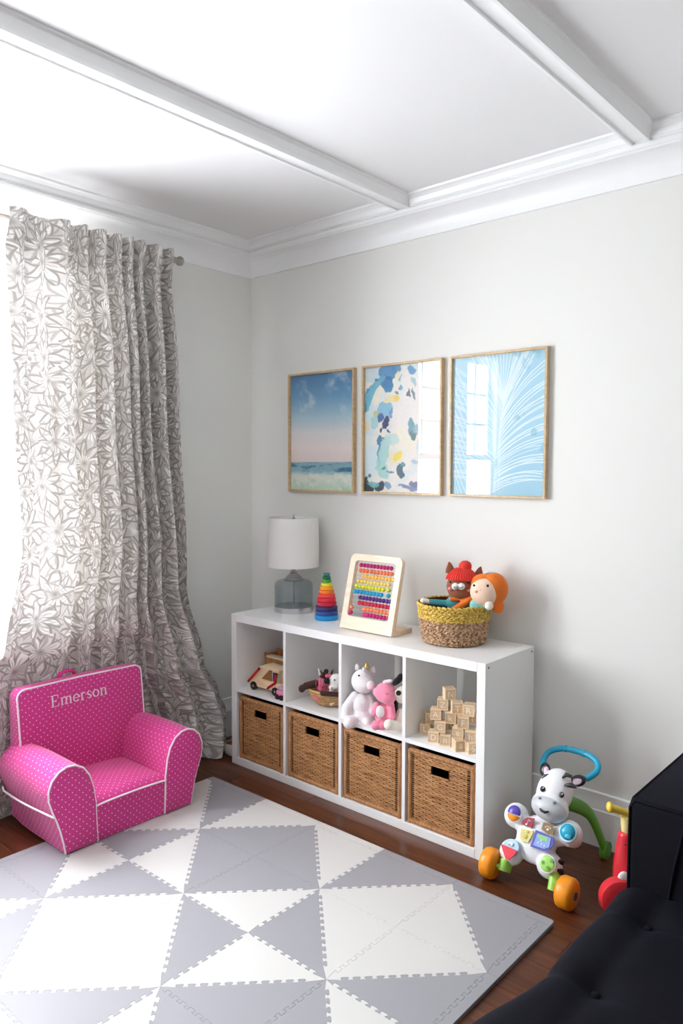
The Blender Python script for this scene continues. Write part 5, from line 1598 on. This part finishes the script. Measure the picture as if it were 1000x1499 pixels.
d3 = disc('activity_face', W(240, 670, 0.061), 0.031, 0.01, mat('sky_plastic', (182, 216, 238), 0.3))
mb = MB(); hp = [W(a, b, 0.0625) for a, b in ((186, 648), (282, 690), (268, 715), (232, 748), (214, 742), (196, 690))]
n_ = len(hp); mb.add(hp+[p+Vector((0, -0.006, 0)) for p in hp], [tuple(range(n_)), tuple(reversed(range(n_, 2*n_)))]+[(i, (i+1) % n_, n_+(i+1) % n_, n_+i) for i in range(n_)]); panel_parts(mb).build('slider_flap', mat('cherry_plastic', (230, 52, 70), 0.3), d3)
mb = MB()
for a, b in ((228, 646), (240, 642), (252, 648), (246, 656)): mb.ell(W(a, b, 0.064), (0.0045, 0.003, 0.0045), nu=12, nv=8)
panel_parts(mb).soft('cloud_picture', M_WPL, d3, 0.002, 2)
d4 = disc('activity_face', W(463, 768, 0.061), 0.031, 0.01, M_WPL)
d4b = disc('dial', W(463, 768, 0.0625), 0.0265, 0.006, M_LGPL, d4, dome=0.005)
for a, b in ((438, 760), (490, 752), (468, 794)): disc('finger_hole', W(a, b, 0.068), 0.0068, 0.004, mat('deep_green_plastic', (96, 156, 70), 0.4), d4b)
# flat keys on the chest
def key(name, pts, c, out=0.0555, th=0.004):
    mb = MB(); P = [W(a, b, out) for a, b in pts]; n_ = len(P)
    mb.add(P+[p+Vector((0, -th, 0)) for p in P], [tuple(range(n_)), tuple(reversed(range(n_, 2*n_)))]+[(i, (i+1) % n_, n_+(i+1) % n_, n_+i) for i in range(n_)])
    return panel_parts(mb).build(name, c if not isinstance(c, tuple) else mat('key_%d_%d_%d' % c, c, 0.35), zb)
k1 = key('music_key', [(310, 530), (318, 502), (345, 487), (388, 492), (372, 552)], (160, 32, 58))
mb = MB(); mb.ell(W(336, 527, 0.0605), (0.0042, 0.0015, 0.0034), nu=12, nv=6); mb.tube([W(341, 526, 0.0605), W(350, 500, 0.0605), W(360, 510, 0.0605)], 0.0011, 6); panel_parts(mb).build('note_symbol', M_WPL, k1)
k2 = key('paw_key', [(430, 558), (443, 517), (488, 528), (508, 560), (504, 594), (470, 588)], (142, 108, 58))
mb = MB()
for a, b, r in ((466, 560, 0.0048), (452, 546, 0.0026), (462, 540, 0.0026), (474, 543, 0.0026), (482, 553, 0.0026)): mb.ell(W(a, b, 0.0605), (r, 0.0015, r), nu=12, nv=6)
panel_parts(mb).build('paw_symbol', M_WPL, k2)
k3 = key('picture_key', [(308, 552), (378, 568), (376, 590), (348, 640), (306, 632), (300, 600)], (222, 214, 130))
mb = MB(); mb.ell(W(330, 602, 0.0605), (0.0085, 0.0015, 0.0085), nu=16, nv=6); mb.ell(W(345, 575, 0.0605), (0.006, 0.0015, 0.004), nu=16, nv=6); panel_parts(mb).build('face_symbol', mat('key_sand', (206, 184, 96), 0.4), k3)
k4 = key('book_page', [(362, 664), (396, 562), (505, 610), (504, 660), (462, 690), (440, 690)], (84, 84, 176))
k4b = key('page_picture', [(378, 655), (404, 582), (488, 612), (476, 668), (444, 678)], (140, 168, 230), 0.060, 0.0015)
k4c = key('page_picture', [(400, 600), (408, 586), (470, 610), (464, 632), (428, 628)], (150, 206, 130), 0.0618, 0.001); k4c.parent = k4; k4b.parent = k4
mb = MB()
for a, b in ((408, 640), (430, 650), (424, 630), (445, 660)): mb.ell(W(a, b, 0.0622), (0.0032, 0.001, 0.003), nu=10, nv=6)
panel_parts(mb).build('flower_symbol', M_WPL, k4)
key('speaker_slot', [(398, 524), (418, 522), (419, 527), (399, 529)], (170, 150, 160), 0.0558, 0.001)
# zebra stripes on the right leg
pl = W(470, 775, 0.022)+Vector((0, 0.012, 0))
for dz in (0.024, -0.006):
    R_ = math.sqrt(0.0485**2-dz*dz)
    mb = MB(); mb.tube([pl+Vector((R_*math.cos(f_), R_*math.sin(f_), dz)) for f_ in [-0.55+1.9*i/10 for i in range(11)]], [0.0015, 0.0028]+[0.0034]*8+[0.0015], 10, flat=2.9); panel_parts(mb).build('leg_stripe', M_KPL, zb)
# handle
hp = [(452, 215), (438, 165), (450, 115), (490, 78), (575, 66), (690, 96), (748, 128), (775, 168), (765, 205), (735, 232), (700, 252)]
hdz = [0.0, -0.012, -0.024, -0.036, -0.045, -0.045, -0.036, -0.028, -0.02, -0.01, 0.0]
path = [W(a, b, d) for (a, b), d in zip(hp, hdz)]
def catmull(P, k=5):
    out = []
    for i in range(len(P)-1):
        p0, p1, p2, p3 = P[max(i-1, 0)], P[i], P[i+1], P[min(i+2, len(P)-1)]
        for j in range(k):
            t = j/k
            out.append(0.5*((2*p1)+(p2-p0)*t+(2*p0-5*p1+4*p2-p3)*t*t+(3*p1-p0-3*p2+p3)*t**3))
    out.append(P[-1]); return out
mb = MB(); mb.tube(catmull(path), 0.0115, 14); hdl = panel_parts(mb).build('handle', M_BPL, zb)
for (a, b), d in (((575, 66), -0.045), ((690, 96), -0.045), ((480, 160), 0)):
    if d == 0: continue
    c = W(a, b, d); t = Vector((1, 0, -0.18)).normalized()
    mb = MB(); mb.tube([c-t*0.004, c+t*0.004], 0.0135, 14); panel_parts(mb).build('grip_ring', M_BPL, hdl)
# wheels, axle, green frame
WR = 0.0545
for x0, x1 in ((-0.165, -0.110), (0.130, 0.190)):
    mb = MB(); w = x1-x0
    mb.lathe([(0.0, x0), (WR-0.014, x0), (WR-0.004, x0+0.006), (WR, x0+0.014), (WR, x1-0.014), (WR-0.004, x1-0.006), (WR-0.014, x1), (0.0, x1)], 36, M=Matrix.Translation((0, 0.0, WR+0.0006)) @ Matrix.Rotation(PI/2, 4, 'Y'))
    wo = mb.build('front_wheel', M_OPL, zb)
    xh = x1 if x0 > 0 else x0
    MB().cyl((xh-0.003, 0.0, WR), (xh+0.003, 0.0, WR), 0.014, 20).build('hub_cap', mat('slate_blue_plastic', (74, 112, 136), 0.4), wo)
for s, a, b in ((-1, (195, 800), (200, 770)), (1, (505, 920), (490, 880))):
    mb = MB(); x = -0.085 if s < 0 else 0.108
    p = [(x, 0.008, 0.040), (x, 0.020, 0.064), (x-s*0.02, 0.05, 0.095)]
    mb.tube(p, [0.030, 0.032, 0.026], 14, flat=0.7, up=(1, 0, 0)); mb.build('front_leg', M_LGPL, zb)
for xa, xb_ in ((-0.125, -0.085), (0.105, 0.14)): MB().cyl((xa, 0.0, WR), (xb_, 0.0, WR), 0.008, 10).build('axle', M_LGPL, zb)
e = PZ(888, 1249, 0.03)
for s in (1, -1):
    top = Vector((0.055 if s > 0 else 0.0, 0.215, 0.27)); en = Vector((0.125 if s > 0 else -0.12, 0.405, 0.045))
    mid = (top+en)/2+Vector((0.0, 0.03, 0.035))
    P = catmull([top, mid, en], 8)
    mb = MB(); mb.tube(P, [0.028-0.008*i/(len(P)-1) for i in range(len(P))], 12, flat=0.45, up=(1, 0, 0))
    lg = mb.build('rear_leg', M_GRPL, zb)
    mb = MB(); mb.cyl((en.x-0.012, en.y+0.012, 0.0335), (en.x+0.012, en.y+0.012, 0.0335), 0.033, 24); mb.build('rear_wheel', M_GRPL, lg)

# ================================================================== RED RIDE-ON TOY
M_RPL = mat('red_toy_plastic', (222, 52, 62), 0.22, 0.01); M_YPL = mat('yellow_toy_plastic', (240, 206, 72), 0.3)
fr = Frame((2.315, -0.350, 0.0), YAW)
rd = thing('ride_on_toy', 'red ride-on toy with yellow handlebar beside the navy sofa', 'ride-on toy', fr.P, fr.rz)
mb = MB()
for i in range(17):
    t = i/16; hw = 0.026+0.044*math.sin(t*PI/2); dp = 0.028+0.018*math.sin(t*PI/2)
    mb.ell(fr.loc(912+5*t, 1224+70*t, 0.0)+Vector((hw*0.35, 0, 0)), (hw, dp, 0.024), nu=24, nv=14)
q = fr.loc(925, 1295, 0.0); mb.ell((q.x+0.05, 0.02, q.z), (0.09, 0.05, 0.06)); mb.ell((q.x+0.16, 0.05, q.z-0.01), (0.12, 0.055, 0.045))
mb.soft('body', M_RPL, rd, 0.0045, 16)
WQ = 0.068
c = fr.loc(905, 1333, -0.055)
for cc in (Vector((c.x, -0.055, WQ+0.0005)), Vector((c.x+0.30, 0.10, WQ+0.0005))):
    mb = MB(); mb.lathe([(0, -0.026), (WQ-0.02, -0.026), (WQ-0.006, -0.019), (WQ, 0.0), (WQ-0.006, 0.019), (WQ-0.02, 0.026), (0, 0.026)], 32, M=Matrix.Translation(cc) @ Matrix.Rotation(PI/2, 4, 'X'))
    mb.build('wheel', M_RPL, rd)
MB().ell(fr.loc(913, 1286, -0.054), (0.020, 0.010, 0.024), nu=18, nv=10).build('headlamp', M_WPL, rd)
MB().tube([fr.loc(894, 1182, 0), fr.loc(909, 1187, 0), fr.loc(924, 1192, 0), fr.loc(940, 1190, 0.02), fr.loc(955, 1184, 0.04)], [0.0135, 0.0125, 0.012, 0.012, 0.0135], 14).build('handlebar', M_YPL, rd)
hb = rd.children[-1]
mb = MB(); mb.ell(fr.loc(893, 1181.5, 0), (0.012, 0.018, 0.018), nu=16, nv=10); mb.build('grip_end', M_YPL, hb)
MB().tube([fr.loc(918, 1195, 0), fr.loc(917, 1215, 0), fr.loc(918, 1232, 0)], [0.022, 0.017, 0.02], 14).build('steering_column', mat('cream_toy_plastic', (244, 226, 150), 0.35), rd)
MB().rbox(fr.loc(908, 1225, 0).x-0.004, fr.loc(908, 1225, 0).x+0.03, -0.044, -0.034, fr.loc(908, 1226, 0).z-0.006, fr.loc(908, 1226, 0).z, 0.002, 1).build('trim_line', mat('dark_red_plastic', (150, 26, 40), 0.4), rd)

# ================================================================== SMALL POT BY THE BASEBOARD
pot = thing('small_round_pot', 'small round white pot with brown top between curtain and shelf', 'pot', (0.238, -0.352, 0.0005))
MB().lathe([(0.0, 0.0), (0.026, 0.0), (0.042, 0.014), (0.048, 0.034), (0.046, 0.056), (0.042, 0.066), (0.039, 0.066), (0.042, 0.054), (0.0, 0.050)], 32).build('pot_body', mat('white_glaze', (226, 222, 216), 0.3), pot)
MB().ell((0, 0, 0.058), (0.038, 0.038, 0.012), nu=20, nv=10).build('dry_filling', mat('brown_bark', (112, 66, 36), 0.8, 0.4, 80), pot)
